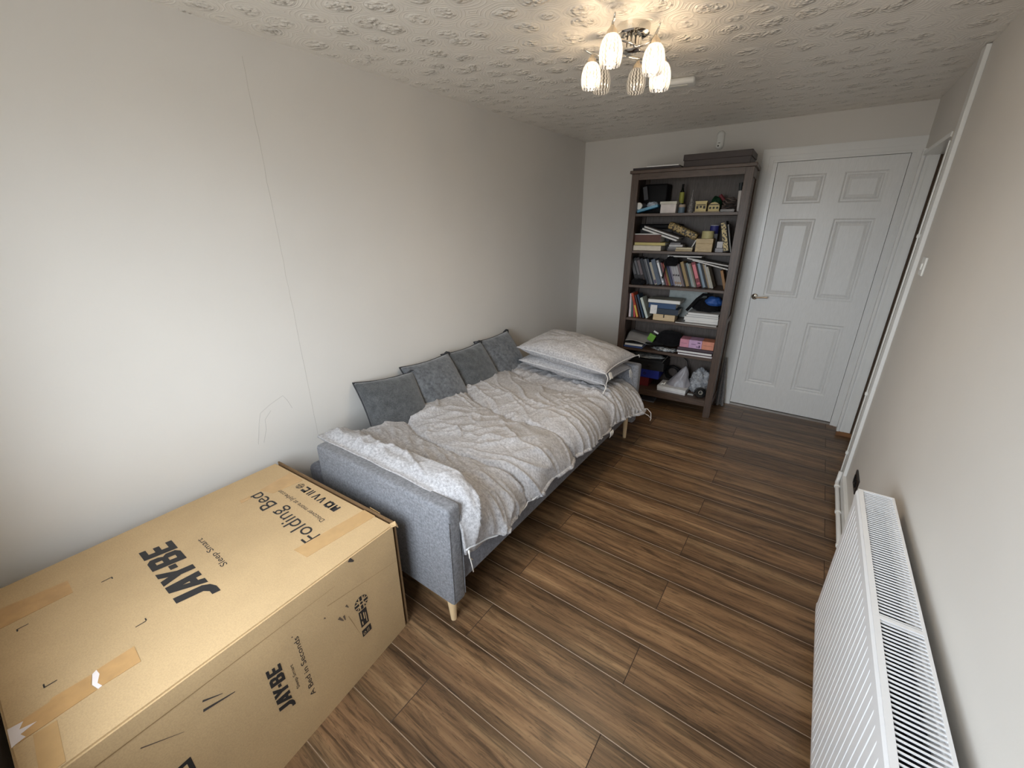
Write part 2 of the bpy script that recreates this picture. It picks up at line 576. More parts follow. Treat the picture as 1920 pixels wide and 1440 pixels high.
# ------------------------------------------------------------------ room shell
def room():
    # floor of individual boards: short side joints alternate between two positions
    mb = MB()
    bm = mb.bm
    lay = bm.loops.layers.float_color.new('plank')
    pw, y00 = 0.1928, 1.4412
    k = math.floor((YN - y00) / pw)
    g, dz = 0.0016, 0.0013
    while y00 + k * pw < L + 0.12:
        ya, yb = max(YN - 0.05, y00 + k * pw), min(L + 0.12, y00 + (k + 1) * pw)
        x = (0.555 if k % 2 == 0 else 1.155) - 1.2
        cuts = [-0.05] + [c for c in (x, x + 1.2, x + 2.4) if -0.04 < c < W + 0.1] + [W + 0.12]
        for xa, xb in zip(cuts, cuts[1:]):
            r1, r2 = rnd.random(), rnd.random()
            P = lambda X, Y, Z: bm.verts.new((X, Y, Z))
            o = [P(xa, ya, -dz), P(xb, ya, -dz), P(xb, yb, -dz), P(xa, yb, -dz)]
            i = [P(xa + g, ya + g, 0), P(xb - g, ya + g, 0), P(xb - g, yb - g, 0), P(xa + g, yb - g, 0)]
            for f in [i] + [[o[a], o[(a + 1) % 4], i[(a + 1) % 4], i[a]] for a in range(4)]:
                fc = bm.faces.new(f)
                for lp in fc.loops:
                    lp[lay] = (r1, (lp.vert.co.y - y00 - k * pw) / pw, r2, 1)
        k += 1
    fl = struct(mb.build('floor', M_FLOOR, fix=False))
    fl.data.materials.append(mat('bevel highlight tone', srgb(146, 124, 102), 0.5, vary=0.2))  # pale colour paints in the light caught along the board edges
    fl.data.materials.append(mat('dark end joint', srgb(62, 46, 34), 0.6))
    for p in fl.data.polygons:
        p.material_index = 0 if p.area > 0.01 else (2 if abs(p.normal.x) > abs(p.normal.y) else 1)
    # solid under-floor so nothing shines through
    struct(MB().box(-0.1, W + 0.2, YN - 0.1, L + 0.12, -0.08, -0.004).build('floor_slab', M_RAW))
    struct(MB().box(-0.1, W + 0.2, YN - 0.1, L + 0.1, H, H + 0.08).build('ceiling', M_CEIL))
    wl = MB().box(-0.1, 0, YN - 0.1, L + 0.1, 0, H).build('wall_left', M_WALL)
    struct(wl)
    # hairline crack and pencil scribble on the left wall
    pts = [(0.0006, 1.003 + 0.006 * nz(i * 0.7, 3), 2.21 - i * 0.056) for i in range(31)]
    MB().tube(pts, 0.0006, 5).build('wall_crack', mat('crack grey', srgb(190, 185, 177), 0.9), wl)
    for q in ([(0.71, 0.60), (0.725, 0.66), (0.735, 0.70), (0.751, 0.749), (0.80, 0.775), (0.869, 0.80), (0.885, 0.77), (0.901, 0.72)],
              [(0.735, 0.597), (0.76, 0.66), (0.765, 0.71), (0.80, 0.745)],):
        MB().tube([(0.0006, y, z) for y, z in q], 0.0006, 5).build('pencil_mark', mat('pencil', srgb(178, 175, 170), 0.9), wl)
    # far wall around the door opening
    dx0, dx1, dzt = 1.585, 2.42, 2.03
    mb = MB()
    mb.box(-0.1, dx0, L, L + 0.1, 0, H)
    mb.box(dx0, dx1, L, L + 0.1, dzt, H)
    mb.box(dx1, W + 0.1, L, L + 0.1, 0, H)
    wf = struct(mb.build('wall_far', M_WALL))
    for z0, x0, x1 in ((1.99, 0.52, 0.64), (1.935, 0.50, 0.63)):
        MB().box(x0, x1, L - 0.0008, L, z0, z0 + 0.003).build('wall_scratch', mat('scratch', srgb(172, 166, 150), 0.9), wf)
    # right wall with a second doorway near the far end
    ya, yb, zt = 3.10, 3.885, 1.985
    mb = MB()
    mb.box(W, W + 0.1, YN - 0.1, ya, 0, H)
    mb.box(W, W + 0.1, ya, yb, zt, H)
    mb.box(W, W + 0.1, yb, L + 0.1, 0, H)
    struct(mb.build('wall_right', M_WALL))
    # window wall behind the camera, with a real opening
    wx0, wx1, wz0, wz1 = WX0, WX1, WZ0, WZ1
    mb = MB()
    mb.box(-0.1, wx0, YN - 0.1, YN, 0, H)
    mb.box(wx1, W + 0.1, YN - 0.1, YN, 0, H)
    mb.box(wx0, wx1, YN - 0.1, YN, 0, wz0)
    mb.box(wx0, wx1, YN - 0.1, YN, wz1, H)
    struct(mb.build('wall_near', M_WALL))
    wr = bpy.data.objects.new('window_1', None)
    COL.objects.link(wr); wr.location = (0, YN, 0); ORG['window_1'] = Vector((0, YN, 0)); struct(wr)
    mb = MB()
    for a, b, c, d in ((wx0, wx0 + 0.05, wz0, wz1), (wx1 - 0.05, wx1, wz0, wz1), (wx0, wx1, wz0, wz0 + 0.05), (wx0, wx1, wz1 - 0.05, wz1),
                       (0.5 * (wx0 + wx1) - 0.02, 0.5 * (wx0 + wx1) + 0.02, wz0, wz1)):
        mb.box(a, b, YN - 0.09, YN - 0.03, c, d)
    mb.build('window_frame', M_GLOSS, wr)
    MB().box(wx0 - 0.05, wx1 + 0.05, YN - 0.03, YN + 0.04, wz0 - 0.03, wz0, 0.004).build('window_sill', M_GLOSS, wr)

    # ---- far door
    d = bpy.data.objects.new('door_1', None)
    COL.objects.link(d); d.location = (2.0, L, 0); ORG['door_1'] = Vector((2.0, L, 0)); struct(d)
    x0, x1, z0, z1, y = 1.621, 2.378, 0.022, 2.0, L + 0.004
    panels = [(1.700, 1.944, 1.709, 1.910), (2.051, 2.292, 1.711, 1.911), (1.708, 1.945, 1.005, 1.602),
              (2.052, 2.293, 1.010, 1.602), (1.705, 1.942, 0.230, 0.821), (2.051, 2.293, 0.234, 0.821)]
    mb = MB()
    xs = sorted({x0, x1} | {1.703, 1.944, 2.0515, 2.293})
    zs = sorted({z0, z1} | {0.232, 0.821, 1.007, 1.602, 1.710, 1.911})
    pan = [(1, 3)]
    for i in range(len(xs) - 1):
        for j in range(len(zs) - 1):
            a, b, c, e = xs[i], xs[i + 1], zs[j], zs[j + 1]
            if i in (1, 3) and j in (1, 3, 5):
                rings = [(0, 0), (0.010, 0.007), (0.018, 0.007), (0.024, 0.003), (0.034, 0.009), (0.050, 0.003)]
                prev = None
                for ins, dep in rings:
                    q = [mb.bm.verts.new(p) for p in ((a + ins, y + dep, c + ins), (b - ins, y + dep, c + ins), (b - ins, y + dep, e - ins), (a + ins, y + dep, e - ins))]
                    if prev:
                        for t in range(4):
                            mb.bm.faces.new((prev[t], prev[(t + 1) % 4], q[(t + 1) % 4], q[t]))
                    prev = q
                mb.bm.faces.new(prev)
            else:
                mb.poly([(a, y, c), (b, y, c), (b, y, e), (a, y, e)])
    bmesh.ops.remove_doubles(mb.bm, verts=mb.bm.verts, dist=1e-5)
    mb.box(x0, x1, y + 0.012, y + 0.04, z0, z1)
    leaf = mb.build('door_leaf', M_DOOR, d, fix=False)
    # lining, stop and architrave
    mb = MB()
    for a, b in ((1.5855, 1.619), (2.380, 2.4195)):
        mb.box(a, b, L - 0.010, L + 0.1, 0, 2.0015)
    mb.box(1.5855, 2.4195, L - 0.010, L + 0.1, 2.002, 2.0295)
    mb.build('door_frame', M_GLOSS, d)
    mb = MB()
    for ia, ib, dep in ((0, 0.012, 0.014), (0.012, 0.050, 0.021), (0.050, 0.079, 0.016)):
        zz = 2.095
        mb.prism([(1.513 + ia, L - dep, 0), (1.513 + ib, L - dep, 0), (1.513 + ib, L - dep, zz - ib), (1.513 + ia, L - dep, zz - ia)], (0, dep, 0))
        mb.prism([(1.513 + ib, L - dep, zz - ib), (W, L - dep, zz - ib), (W, L - dep, zz - ia), (1.513 + ia, L - dep, zz - ia)], (0, dep, 0))
    mb.box(2.405, W, L - 0.0165, L, 0, 2.095 - 0.0795)
    mb.build('architrave', M_GLOSS, d)
    MB().box(1.5855, 2.4195, L + 0.06, L + 0.1, 0, 2.0295).build('door_light_block', M_GLOSS, d)  # unseen panel added to keep sky light out of the door gaps
    hx, hz = 1.647, 0.995
    mb = MB()
    mb.lathe([(0.0, 0.008), (0.020, 0.008), (0.025, 0.004), (0.026, 0)], (hx, y, hz), 20, Matrix.Rotation(pi / 2, 3, 'X'))
    mb.cyl((hx, y, hz), (hx, y - 0.045, hz), 0.009)
    mb.tube([(hx - 0.004, y - 0.045, hz), (hx + 0.03, y - 0.05, hz + 0.001), (hx + 0.07, y - 0.045, hz + 0.004), (hx + 0.10, y - 0.048, hz + 0.006)], 0.008, 8)
    hd = mb.build('door_handle', M_CHROME, leaf, smooth=40)
    hd['label'] = 'polished chrome lever handle'
    MB().box(1.60, 2.385, L - 0.006, L + 0.06, 0, 0.016).build('threshold', mat('aluminium strip', srgb(170, 165, 158), 0.4, 0.6), d)

    # ---- side doorway
    d2 = bpy.data.objects.new('door_2', None)
    COL.objects.link(d2); d2.location = (W, 3.5, 0); ORG['door_2'] = Vector((W, 3.5, 0)); struct(d2)
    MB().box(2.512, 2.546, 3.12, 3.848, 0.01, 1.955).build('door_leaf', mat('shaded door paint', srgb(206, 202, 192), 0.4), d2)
    mb = MB()
    mb.box(2.420, 2.50, 3.862, 3.885, 0.035, 1.985)
    mb.box(2.4145, 2.43, 3.852, 3.905, 0.035, 2.0)
    mb.box(2.44, 2.455, 3.858, 3.87, 0.035, 1.98)
    mb.box(2.418, 2.5384, 3.10, 3.885, 1.962, 1.985)
    mb.build('door_frame', M_GLOSS, d2)
    MB().box(2.418, 2.515, 3.856, 3.91, 0, 0.035).build('bare_timber_foot', M_RAW, d2)
    MB().box(2.5005, 2.5115, 3.850, 3.885, 0.036, 1.961).build('gap_shade_strip', mat('gap shade brown', srgb(70, 54, 40), 0.8), d2)  # solid strip coloured dark for the shade in the door gap
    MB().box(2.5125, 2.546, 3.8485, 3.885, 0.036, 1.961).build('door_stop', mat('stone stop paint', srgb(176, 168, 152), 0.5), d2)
    MB().box(2.547, 2.57, 3.0, 3.95, -0.05, 2.05).build('door_light_block', M_GLOSS, d2)  # unseen board added behind the side door to block light leaks
    mb = MB()
    mb.box(2.424, 2.47, 3.045, 3.10, 0, 1.985)
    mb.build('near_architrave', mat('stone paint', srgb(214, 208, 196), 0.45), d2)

    # vertical trunking beside the side doorway, running to the ceiling
    struct(MB().box(2.420, W, 2.962, 3.040, 0, H - 0.004, 0.003).build('trim_1', M_GLOSS))
    struct(MB().box(2.418, W, YN, 2.962, 0, 0.112, 0.003).build('baseboard_right', M_GLOSS))
    struct(MB().box(0, 0.016, YN, L, 0, 0.09, 0.003).build('baseboard_left', M_GLOSS))
    struct(MB().box(0.016, 1.513, L - 0.016, L, 0, 0.035, 0.003).build('baseboard_far', M_RAW))
    struct(MB().box(0.016, 2.418, YN, YN + 0.016, 0, 0.09, 0.003).build('baseboard_near', M_GLOSS))


room()


# ------------------------------------------------------------------ heating pipe, switch, socket, sensor, alarm
def fittings():
    p = root('heating_pipe', (2.40, 2.3, 0.0), 'thin white heating pipe clipped along the right skirting behind the radiator', 'pipe')
    pts = [(2.404, 1.78, 0.05), (2.404, 2.4, 0.05), (2.404, 2.93, 0.05), (2.405, 2.97, 0.052), (2.408, 2.985, 0.07), (2.410, 2.992, 0.12)]
    MB().tube(pts, 0.011, 10).build('pipe_run', M_GLOSS, p, smooth=1)
    for y in (2.92, 2.62, 2.3):
        MB().cyl((2.404, y - 0.008, 0.05), (2.404, y + 0.008, 0.05), 0.0145, seg=12).build('pipe_clip', M_WHITEP, p)
    w = root('cable', (2.415, 3.0, 0.0), 'thin white cable clipped up beside the doorway trunking', 'cable')
    MB().tube([(2.4165, 3.052, 0.02 + i * 0.12) for i in range(17)], 0.004, 6).build('cable_run', M_WHITEP, w)
    for z in (0.22, 0.62, 1.5):
        MB().box(2.409, 2.4235, 3.044, 3.06, z, z + 0.02, 0.003).build('cable_clip', M_WHITEP, w)

    s = root('light_switch', (W, 2.795, 1.34), 'white light switch on the right wall near the doorway', 'light switch')
    MB().box(W - 0.009, W, 2.755, 2.84, 1.338, 1.423, 0.004).build('face_plate', M_WHITEP, s)
    MB().box(W - 0.014, W - 0.008, 2.788, 2.808, 1.365, 1.395, 0.002).build('rocker', M_WHITEP, s)
    s = root('wall_socket', (W, 2.62, 0.2), 'dark brushed metal wall socket just above the radiator end', 'socket')
    MB().box(W - 0.008, W, 2.545, 2.682, 0.225, 0.31, 0.003).build('face_plate', mat('dark bronze plate', srgb(52, 44, 40), 0.35, 0.6), s)
    for y in (2.575, 2.635):
        MB().box(W - 0.011, W - 0.007, y, y + 0.03, 0.25, 0.285, 0.001).build('socket_outlet', M_BLACK, s)

    s = root('motion_sensor', (1.19, L, 2.12), 'white motion sensor high on the far wall above the bookcase', 'sensor')
    mb = MB()
    MM = Matrix.Translation((1.190, L, 2.19))
    prof = []
    n = 24
    out = []
    for k in range(n):
        a = 2 * pi * k / n
        out.append((0.028 * cos(a), 0.028 * sin(a) + (0.038 if sin(a) > 0 else -0.038)))
    def body(sc_, d0):
        return [Vector((1.190 + x * sc_, L - d0, 2.19 + z * (0.5 + 0.5 * sc_))) for x, z in out]
    rings = [body(1, 0), body(1, 0.022), body(0.85, 0.032), body(0.5, 0.036)]
    vr = [[mb.bm.verts.new(p) for p in r] for r in rings]
    for A, B in zip(vr, vr[1:]):
        for k in range(n):
            mb.bm.faces.new((A[k], A[(k + 1) % n], B[(k + 1) % n], B[k]))
    mb.bm.faces.new(vr[-1])
    mb.build('sensor_body', M_WHITEP, s, smooth=50)
    MB().lathe([(0.0, 0.004), (0.005, 0.003), (0.006, 0)], (1.184, L - 0.034, 2.150), 12, Matrix.Rotation(pi / 2, 3, 'X')).build('sensor_eye', M_BLACK, s)
    MB().box(1.182, 1.196, L - 0.040, L - 0.033, 2.168, 2.172).build('indicator', paint(120, 118, 110), s)

    s = root('alarm_unit', (1.235, 2.67, H - 0.03), 'flat white oblong alarm on the ceiling behind the light', 'alarm')
    mb = MB()
    R = Matrix.Translation((1.235, 2.68, H)) @ Matrix.Rotation(radians(10), 4, 'Z')
    mb.box(-0.10, 0.065, -0.05, 0.05, -0.03, 0, 0.012, 3, R)
    mb.build('alarm_body', M_WHITEP, s, smooth=40)
    MB().box(-0.06, 0.03, -0.02, 0.02, -0.033, -0.029, 0.001, 1, R).build('vent_panel', paint(214, 214, 208), s)


fittings()


# ------------------------------------------------------------------ radiator
def radiator():
    xf, xb, zt, zb, y0, y1 = 2.302, 2.404, 0.69, 0.095, 0.30, 1.728
    r = root('radiator', (2.35, 1.0, zb), 'long white ribbed panel radiator under the right wall', 'radiator')
    # front panel: vertical ribs between flat bands
    mb = MB()
    pitch = 0.0333
    prof = []
    y = y0 + 0.03
    prof.append((y0, 0.004)); prof.append((y0 + 0.012, 0.0))
    while y + pitch < y1 - 0.015:
        prof += [(y + 0.0015, 0.0), (y + 0.0035, 0.0035), (y + 0.0060, 0.0035), (y + 0.0075, 0.0), (y + pitch - 0.001, 0.0)]
        y += pitch
    prof += [(y1 - 0.012, 0.0), (y1, 0.004)]
    zr = [zb, zb + 0.035, zb + 0.055, zt - 0.06, zt - 0.038, zt - 0.012, zt]
    fac = [0, 0, 1, 1, 0, 0, 0]
    xo = [0.004, 0, 0, 0, 0, 0.0, 0.006]
    grid = [[mb.bm.verts.new((xf + d * f + o, yy, z)) for yy, d in prof] for z, f, o in zip(zr, fac, xo)]
    for A, B in zip(grid, grid[1:]):
        for k in range(len(prof) - 1):
            mb.bm.faces.new((A[k], A[k + 1], B[k + 1], B[k]))
    mb.box(xf + 0.012, xf + 0.018, y0, y1, zb, zt - 0.004)
    mb.build('front_panel', M_RAD, r, fix=False)
    MB().box(xb - 0.014, xb, y0, y1, zb, zt - 0.012, 0.003).build('rear_panel', M_RAD, r)
    # convector fins seen through the grille
    mb = MB()
    n = 130
    for a, b in ((xf + 0.022, xf + 0.050), (xb - 0.046, xb - 0.018)):
        pts = []
        for i in range(n + 1):
            yy = y0 + 0.03 + (y1 - y0 - 0.06) * i / n
            pts.append((a if (i // 2) % 2 else b, yy))
        for (xa, ya), (xc, yc) in zip(pts, pts[1:]):
            mb.poly([(xa, ya, zb + 0.05), (xc, yc, zb + 0.05), (xc, yc, zt - 0.045), (xa, ya, zt - 0.045)])
    mb.build('convector_fins', M_RADIN, r, fix=False)
    for ya in (y0 - 0.002, y1 - 0.004):
        MB().box(xf + 0.004, xb, ya, ya + 0.006, zb + 0.01, zt - 0.004, 0.002).build('end_panel', M_RAD, r)
    # two grille sections
    for a, b in ((y0, 1.1045), (1.105, y1)):
        mb = MB()
        mb.box(xf + 0.004, xf + 0.017, a, b, zt - 0.010, zt + 0.001)
        mb.box(xb - 0.007, xb, a, b, zt - 0.010, zt + 0.001)
        mb.box(xf + 0.017, xb - 0.007, a, a + 0.006, zt - 0.010, zt + 0.001)
        mb.box(xf + 0.017, xb - 0.007, b - 0.006, b, zt - 0.010, zt + 0.001)
        m = int(round((b - a) / 0.0118))
        for i in range(1, m):
            yy = a + (b - a) * i / m
            mb.box(xf + 0.012, xb - 0.004, yy - 0.0016, yy + 0.0016, zt - 0.003, zt)
        mb.build('top_grille', M_RAD, r)
    for yy in (1.45, 0.6):
        MB().box(xb + 0.0005, W - 0.001, yy, yy + 0.035, 0.2, 0.6, 0.002).build('wall_bracket', M_BLACK, r)
    MB().tube([(2.404, 1.76, 0.05), (2.39, 1.755, 0.07), (2.37, 1.745, 0.11), (2.355, 1.735, 0.14)], 0.010, 8).build('valve_tail', M_CHROME, r, smooth=1)


radiator()


# ------------------------------------------------------------------ ceiling lamp
def lamp():
    cx, cy = 1.25, 1.90
    r = root('ceiling_lamp', (cx, cy, H), 'chrome ceiling lamp with six cut glass shades', 'ceiling lamp')
    MB().lathe([(0.0, -0.034), (0.05, -0.034), (0.064, -0.026), (0.066, -0.002), (0.066, 0)], (cx, cy, H), 40).build('ceiling_rose', M_CHROME, r, smooth=40)
    mb = MB()
    for k in range(12):
        a = 2 * pi * k / 12
        mb.cyl((cx + 0.030 * cos(a), cy + 0.030 * sin(a), H - 0.034), (cx + 0.030 * cos(a), cy + 0.030 * sin(a), H - 0.078), 0.0062, seg=8)
    mb.lathe([(0, -0.088), (0.02, -0.088), (0.036, -0.080), (0.036, -0.074), (0.0, -0.074)], (cx, cy, H), 24)
    mb.build('hub', M_CHROME, r, smooth=40)
    warm = (1.0, 0.80, 0.55, 1)
    lit = shade_mat('lit cut glass', 0.62, (1.0, 0.94, 0.84, 1))
    dim = shade_mat('dim glowing cut glass', 0.5, (1.0, 0.84, 0.64, 1))  # glass glows by itself here, since these bulbs are off
    M_HOLD = mat('warm satin chrome', srgb(228, 214, 194), 0.22, 0.85)
    bulb_on = emit('lit bulb', (1.0, 0.93, 0.82, 1), 30)
    bulb_off = mat('frosted bulb', srgb(235, 228, 214), 0.3)
    sh = [(1.258, 1.690, 0.082, True, 1.00), (1.357, 1.862, 0.084, True, 1.0), (1.082, 1.898, 0.084, True, 0.98),
          (1.092, 1.980, 0.088, False, 0.93), (1.210, 2.082, 0.084, False, 0.95), (1.318, 2.070, 0.084, True, 1.04)]
    side = [1, -1, 1, -1, 1, -1]
    for (x, y, dz, on, k), sg in zip(sh, side):
        z = H - dz
        c = Vector((cx, cy, H - 0.078)); e = Vector((x, y, z + 0.027))
        d = e - c
        pr = Vector((-d.y, d.x, 0)) * 0.28 * sg
        pts = []
        for i in range(15):
            t = i / 14
            pts.append(c + d * t + pr * sin(pi * t * 2) * 0.5 * (1 - t * 0.3) + Vector((0, 0, -0.006 * sin(pi * t))))
        dd = (pts[-1] - pts[-2]).normalized()
        pts.append(e + dd * 0.022 + Vector((0, 0, 0.006)))
        pts.append(e + dd * 0.036 + Vector((0, 0, 0.014)))
        a = MB().tube(pts, lambda t: 0.0048 * (1 - 0.4 * smooth01(0.85, 1, t)), 8).build('arm', M_CHROME, r, smooth=1)
        MB().lathe([(0.0, 0.024), (0.006, 0.024), (0.009, 0.018), (0.018, 0.008), (0.021, -0.004), (0.0, -0.004)], (x, y, z), 18).build('lamp_holder', M_HOLD, a, smooth=40)
        prof = [(0.016, 0.0), (0.026, -0.008), (0.034, -0.022), (0.039, -0.042), (0.0405, -0.060), (0.039, -0.078), (0.035, -0.094), (0.0335, -0.097), (0.0375, -0.078), (0.039, -0.060), (0.0375, -0.042), (0.0325, -0.023), (0.025, -0.010), (0.015, -0.002)]
        gs = MB().lathe([(q * k * 1.04, w * k) for q, w in prof], (x, y, z), 32).build('glass_shade', lit if on else dim, r, smooth=1)
        b = MB()
        bmesh.ops.create_uvsphere(b.bm, u_segments=14, v_segments=10, radius=0.013)
        b.bm.transform(Matrix.Translation((x, y, z - 0.066)) @ Matrix.Diagonal((1, 1, 1.5, 1)))
        b.build('bulb', bulb_on if on else bulb_off, gs, smooth=1)
        if on:
            ld = bpy.data.lights.new('lamp_bulb_light', 'POINT')
            ld.energy = LAMP_W
            ld.color = (1.0, 0.80, 0.56)
            ld.shadow_soft_size = 0.02
            lo = bpy.data.objects.new('lamp_bulb_light', ld)
            lo.location = (x, y, z - 0.066)
            COL.objects.link(lo)


LAMP_W = 16
lamp()


# ------------------------------------------------------------------ sofa bed
def sofa():
    r = root('sofa_bed', (0.65, 1.9, 0.0), 'grey fabric sofa bed folded flat along the left wall on beech legs', 'sofa bed')
    for nm, y0, y1 in (('armrest', 0.862, 0.936), ('armrest', 2.880, 2.955)):
        MB().box(0.235, 1.106, y0, y1, 0.128, 0.602, 0.016, 3).build(nm, M_SOFA, r, smooth=40)
    MB().box(0.30, 1.086, 0.938, 2.878, 0.195, 0.335, 0.008).build('seat_base', M_BASE, r, smooth=40)
    MB().box(0.42, 1.080, 0.942, 2.874, 0.337, 0.455, 0.03, 3).build('seat_cushion', M_SOFA, r, smooth=40)
    MB().box(0.03, 0.415, 0.90, 2.90, 0.215, 0.405, 0.03, 3).build('folded_backrest', M_BASE, r, smooth=40)
    for x, y in ((1.052, 0.899), (1.052, 2.862), (0.36, 0.899), (0.36, 2.862)):
        dx = 0.012 if x > 0.6 else -0.012
        zt = 0.20 if y > 2 else 0.132
        MB().cyl((x, y, zt), (x + dx * 0.5, y, 0.0), 0.021, 0.0125, 20).build('leg', M_LEG, r, smooth=40)
    # seam piping on the near arm front edge
    for y in (0.866, 0.932):
        MB().tube([(1.1045, y, 0.15 + 0.044 * i) for i in range(10)], 0.0022, 6).build('seam_welt', M_SOFA, r, smooth=1)


sofa()

S1 = [(0.10, 1.46), (0.19, 1.41), (0.46, 1.32), (0.70, 1.30), (0.97, 1.33), (1.10, 1.36), (1.4, 1.39)]
S2 = [(0.10, 2.05), (0.18, 1.97), (0.40, 1.83), (0.73, 1.78), (0.92, 1.79), (1.10, 1.80), (1.4, 1.93)]
S3 = [(0.10, 2.52), (0.27, 2.42), (0.46, 2.35), (0.79, 2.34), (1.02, 2.30), (1.2, 2.32), (1.4, 2.38)]
HEM = [(0.93, 0.372), (1.01, 0.35), (1.22, 0.344), (1.33, 0.327), (1.40, 0.341), (1.6, 0.359), (1.81, 0.348), (1.91, 0.351), (2.38, 0.323), (2.52, 0.317), (2.86, 0.305)]


def duvet():
    rr = random.Random(11)
    folds = []   # s0,y0,s1,y1,width,amp in the cloth's own (across, along) metres
    def F(a, b, c, d, w, h):
        folds.append((a, b, c, d, w, h))
    # long folds that run down from the near ridge towards the front hem
    for i in range(6):
        F(0.30 + i * 0.11, 1.07 + 0.012 * i, 0.62 + i * 0.11, 0.99 + 0.03 * i, 0.016, 0.012)
    for a, b, c, d_, w_, h_ in ((0.62, 1.09, 1.27, 0.99, 0.018, 0.016), (0.70, 1.14, 1.24, 1.06, 0.014, 0.010), (0.55, 1.20, 1.00, 1.10, 0.016, 0.014),
                              (0.92, 1.11, 1.29, 1.14, 0.016, 0.015), (0.86, 1.20, 1.22, 1.23, 0.013, 0.010), (1.02, 1.25, 1.30, 1.28, 0.015, 0.012)):
        F(a, b, c, d_, w_, h_)
    # folds across the first two baffles
    for i in range(6):
        a = 0.28 + 0.10 * i
        F(a, 1.30, a + 0.20 + 0.02 * i, 1.12 + 0.012 * i, 0.013 + 0.002 * (i % 3), 0.008 + 0.003 * (i % 2))
    for i in range(10):
        a = 0.30 + 0.075 * i
        F(a, 1.40 + 0.02 * (i % 3), a + 0.10, 1.70 - 0.05 * (i % 4), 0.016, 0.012)
    for i in range(7):
        a = 0.20 + 0.12 * i
        F(a, 1.86, a + 0.16, 2.02 + 0.05 * (i % 3), 0.013, 0.007)
    # tight gathers at the far front corner
    for i in range(9):
        yy = 2.37 + 0.052 * i
        F(0.72, yy + 0.06 - 0.015 * i, 1.36, yy + 0.02, 0.012, 0.012)
    for i in range(9):
        a = 0.25 + 0.07 * i
        F(a, 2.40, a + 0.05, 2.62, 0.012, 0.010)
    for i in range(26):
        a, b = rr.uniform(0.2, 1.25), rr.uniform(1.0, 2.75)
        t = rr.uniform(-0.7, 0.9)
        l = rr.uniform(0.10, 0.28)
        F(a, b, a + l * cos(t), b + l * sin(t), rr.uniform(0.010, 0.018), rr.uniform(-0.006, 0.008))

    def fold_sum(s, y):
        q = 0
        for a, b, c, d, w, h in folds:
            dx, dy = c - a, d - b
            ll = dx * dx + dy * dy
            t = ((s - a) * dx + (y - b) * dy) / ll
            if t < -0.15 or t > 1.15:
                continue
            px, py = s - a - t * dx, y - b - t * dy
            dd = (px * px + py * py) / (w * w)
            if dd > 9:
                continue
            q += h * exp(-dd) * max(0, 1 - (2 * t - 1) ** 2 * 0.76)
        return q

    x0, xe, R = 0.175, 0.965, 0.150
    arc = R * pi / 2
    NU, NV = 170, 300

    def pos(u, v):
        yn = 0.918
        y = yn + v * (2.868 - yn)
        far = smooth01(2.45, 2.86, y)
        hem = interp(HEM, y) + 0.008 * nz(y * 9, 2.2) + 0.004 * nz(y * 31, 5)
        ztop0 = 0.545
        drop = ztop0 - R - hem
        S = (xe - x0) + arc + drop
        s = u * S
        # cushions make the left edge meander
        x = x0 + s
        ys = [0.90, interp(S1, x), interp(S2, x), interp(S3, x), 2.98]
        puff, dmin = 0, 9
        for a, b in zip(ys, ys[1:]):
            if a <= y <= b:
                t = (y - a) / (b - a)
                puff = (max(0, sin(pi * t))) ** 0.5
                if a == 0.90:
                    puff = (max(0, sin(pi * (0.5 + 0.5 * t)))) ** 0.5
                if b == 2.98:
                    puff = (max(0, sin(pi * 0.5 * t))) ** 0.5
        for yy in ys[1:4]:
            dmin = min(dmin, abs(y - yy))
        crease = exp(-(dmin / 0.009) ** 2)
        sw = x + 0.25 * nz(x * 2, y * 2, 7)
        yw = y + 0.05 * nz(x * 5, y * 5, 3)
        # sharp creases: ridged noise drawn out along the pull of the cloth
        ca, sa = cos(0.35), sin(0.35)
        pa, pb = sw * ca - yw * sa, sw * sa + yw * ca
        rg1 = max(0, 1 - abs(nz(pa * 3.2, pb * 11, 1.7)) * 3.6) ** 3
        ca, sa = cos(-0.75), sin(-0.75)
        pa, pb = sw * ca - yw * sa, sw * sa + yw * ca
        rg2 = max(0, 1 - abs(nz(pa * 3.0, pb * 9, 6.1)) * 3.6) ** 3
        m1 = 0.5 + 0.8 * nz(x * 2.3, y * 2.3, 12)
        d = (0.038 * puff - 0.012 * crease) * (0.25 + 0.75 * smooth01(0.0, 0.16, u)) + 0.010 * smooth01(0.2, 0.0, u) + fold_sum(s + x0 + 0.015 * nz(x * 9, y * 9, 1), y + 0.012 * nz(x * 11, y * 11, 4)) \
            + 0.008 * nz(sw * 4, yw * 5, 1) + 0.019 * rg1 * max(0, m1) + 0.018 * rg2 * max(0, 1 - m1) + 0.003 * nz(sw * 12 + 4, yw * 17, 2)
        # pinches radiating from the stitched lines
        d += 0.006 * nz(sw * 34, y * 5, 9) * exp(-(dmin / 0.06) ** 2)
        z0 = 0.495 + 0.035 * smooth01(0.55, 0.20, x) - 0.055 * smooth01(2.45, 2.85, y) * smooth01(0.55, 1.0, x)
        # near end: rolls up over a ridge and lies on the top of the arm
        near = smooth01(1.15, 0.96, y)
        ry = 0.985 + 0.062 * max(0, sin(pi * min(1, max(0, (x - 0.15) / 0.98))))
        ridge = (0.016 + 0.022 * smooth01(0.3, 0.7, x)) * exp(-((y - ry) / 0.045) ** 2)
        z0 = z0 * (1 - near) + 0.592 * near + ridge
        amp = 1 - 0.88 * smooth01(0.985, 0.925, y)
        d *= amp
        edge = smooth01(0, 0.05, u) * smooth01(1.0, 0.965, u)
        d *= 0.35 + 0.65 * edge
        top = xe - x0
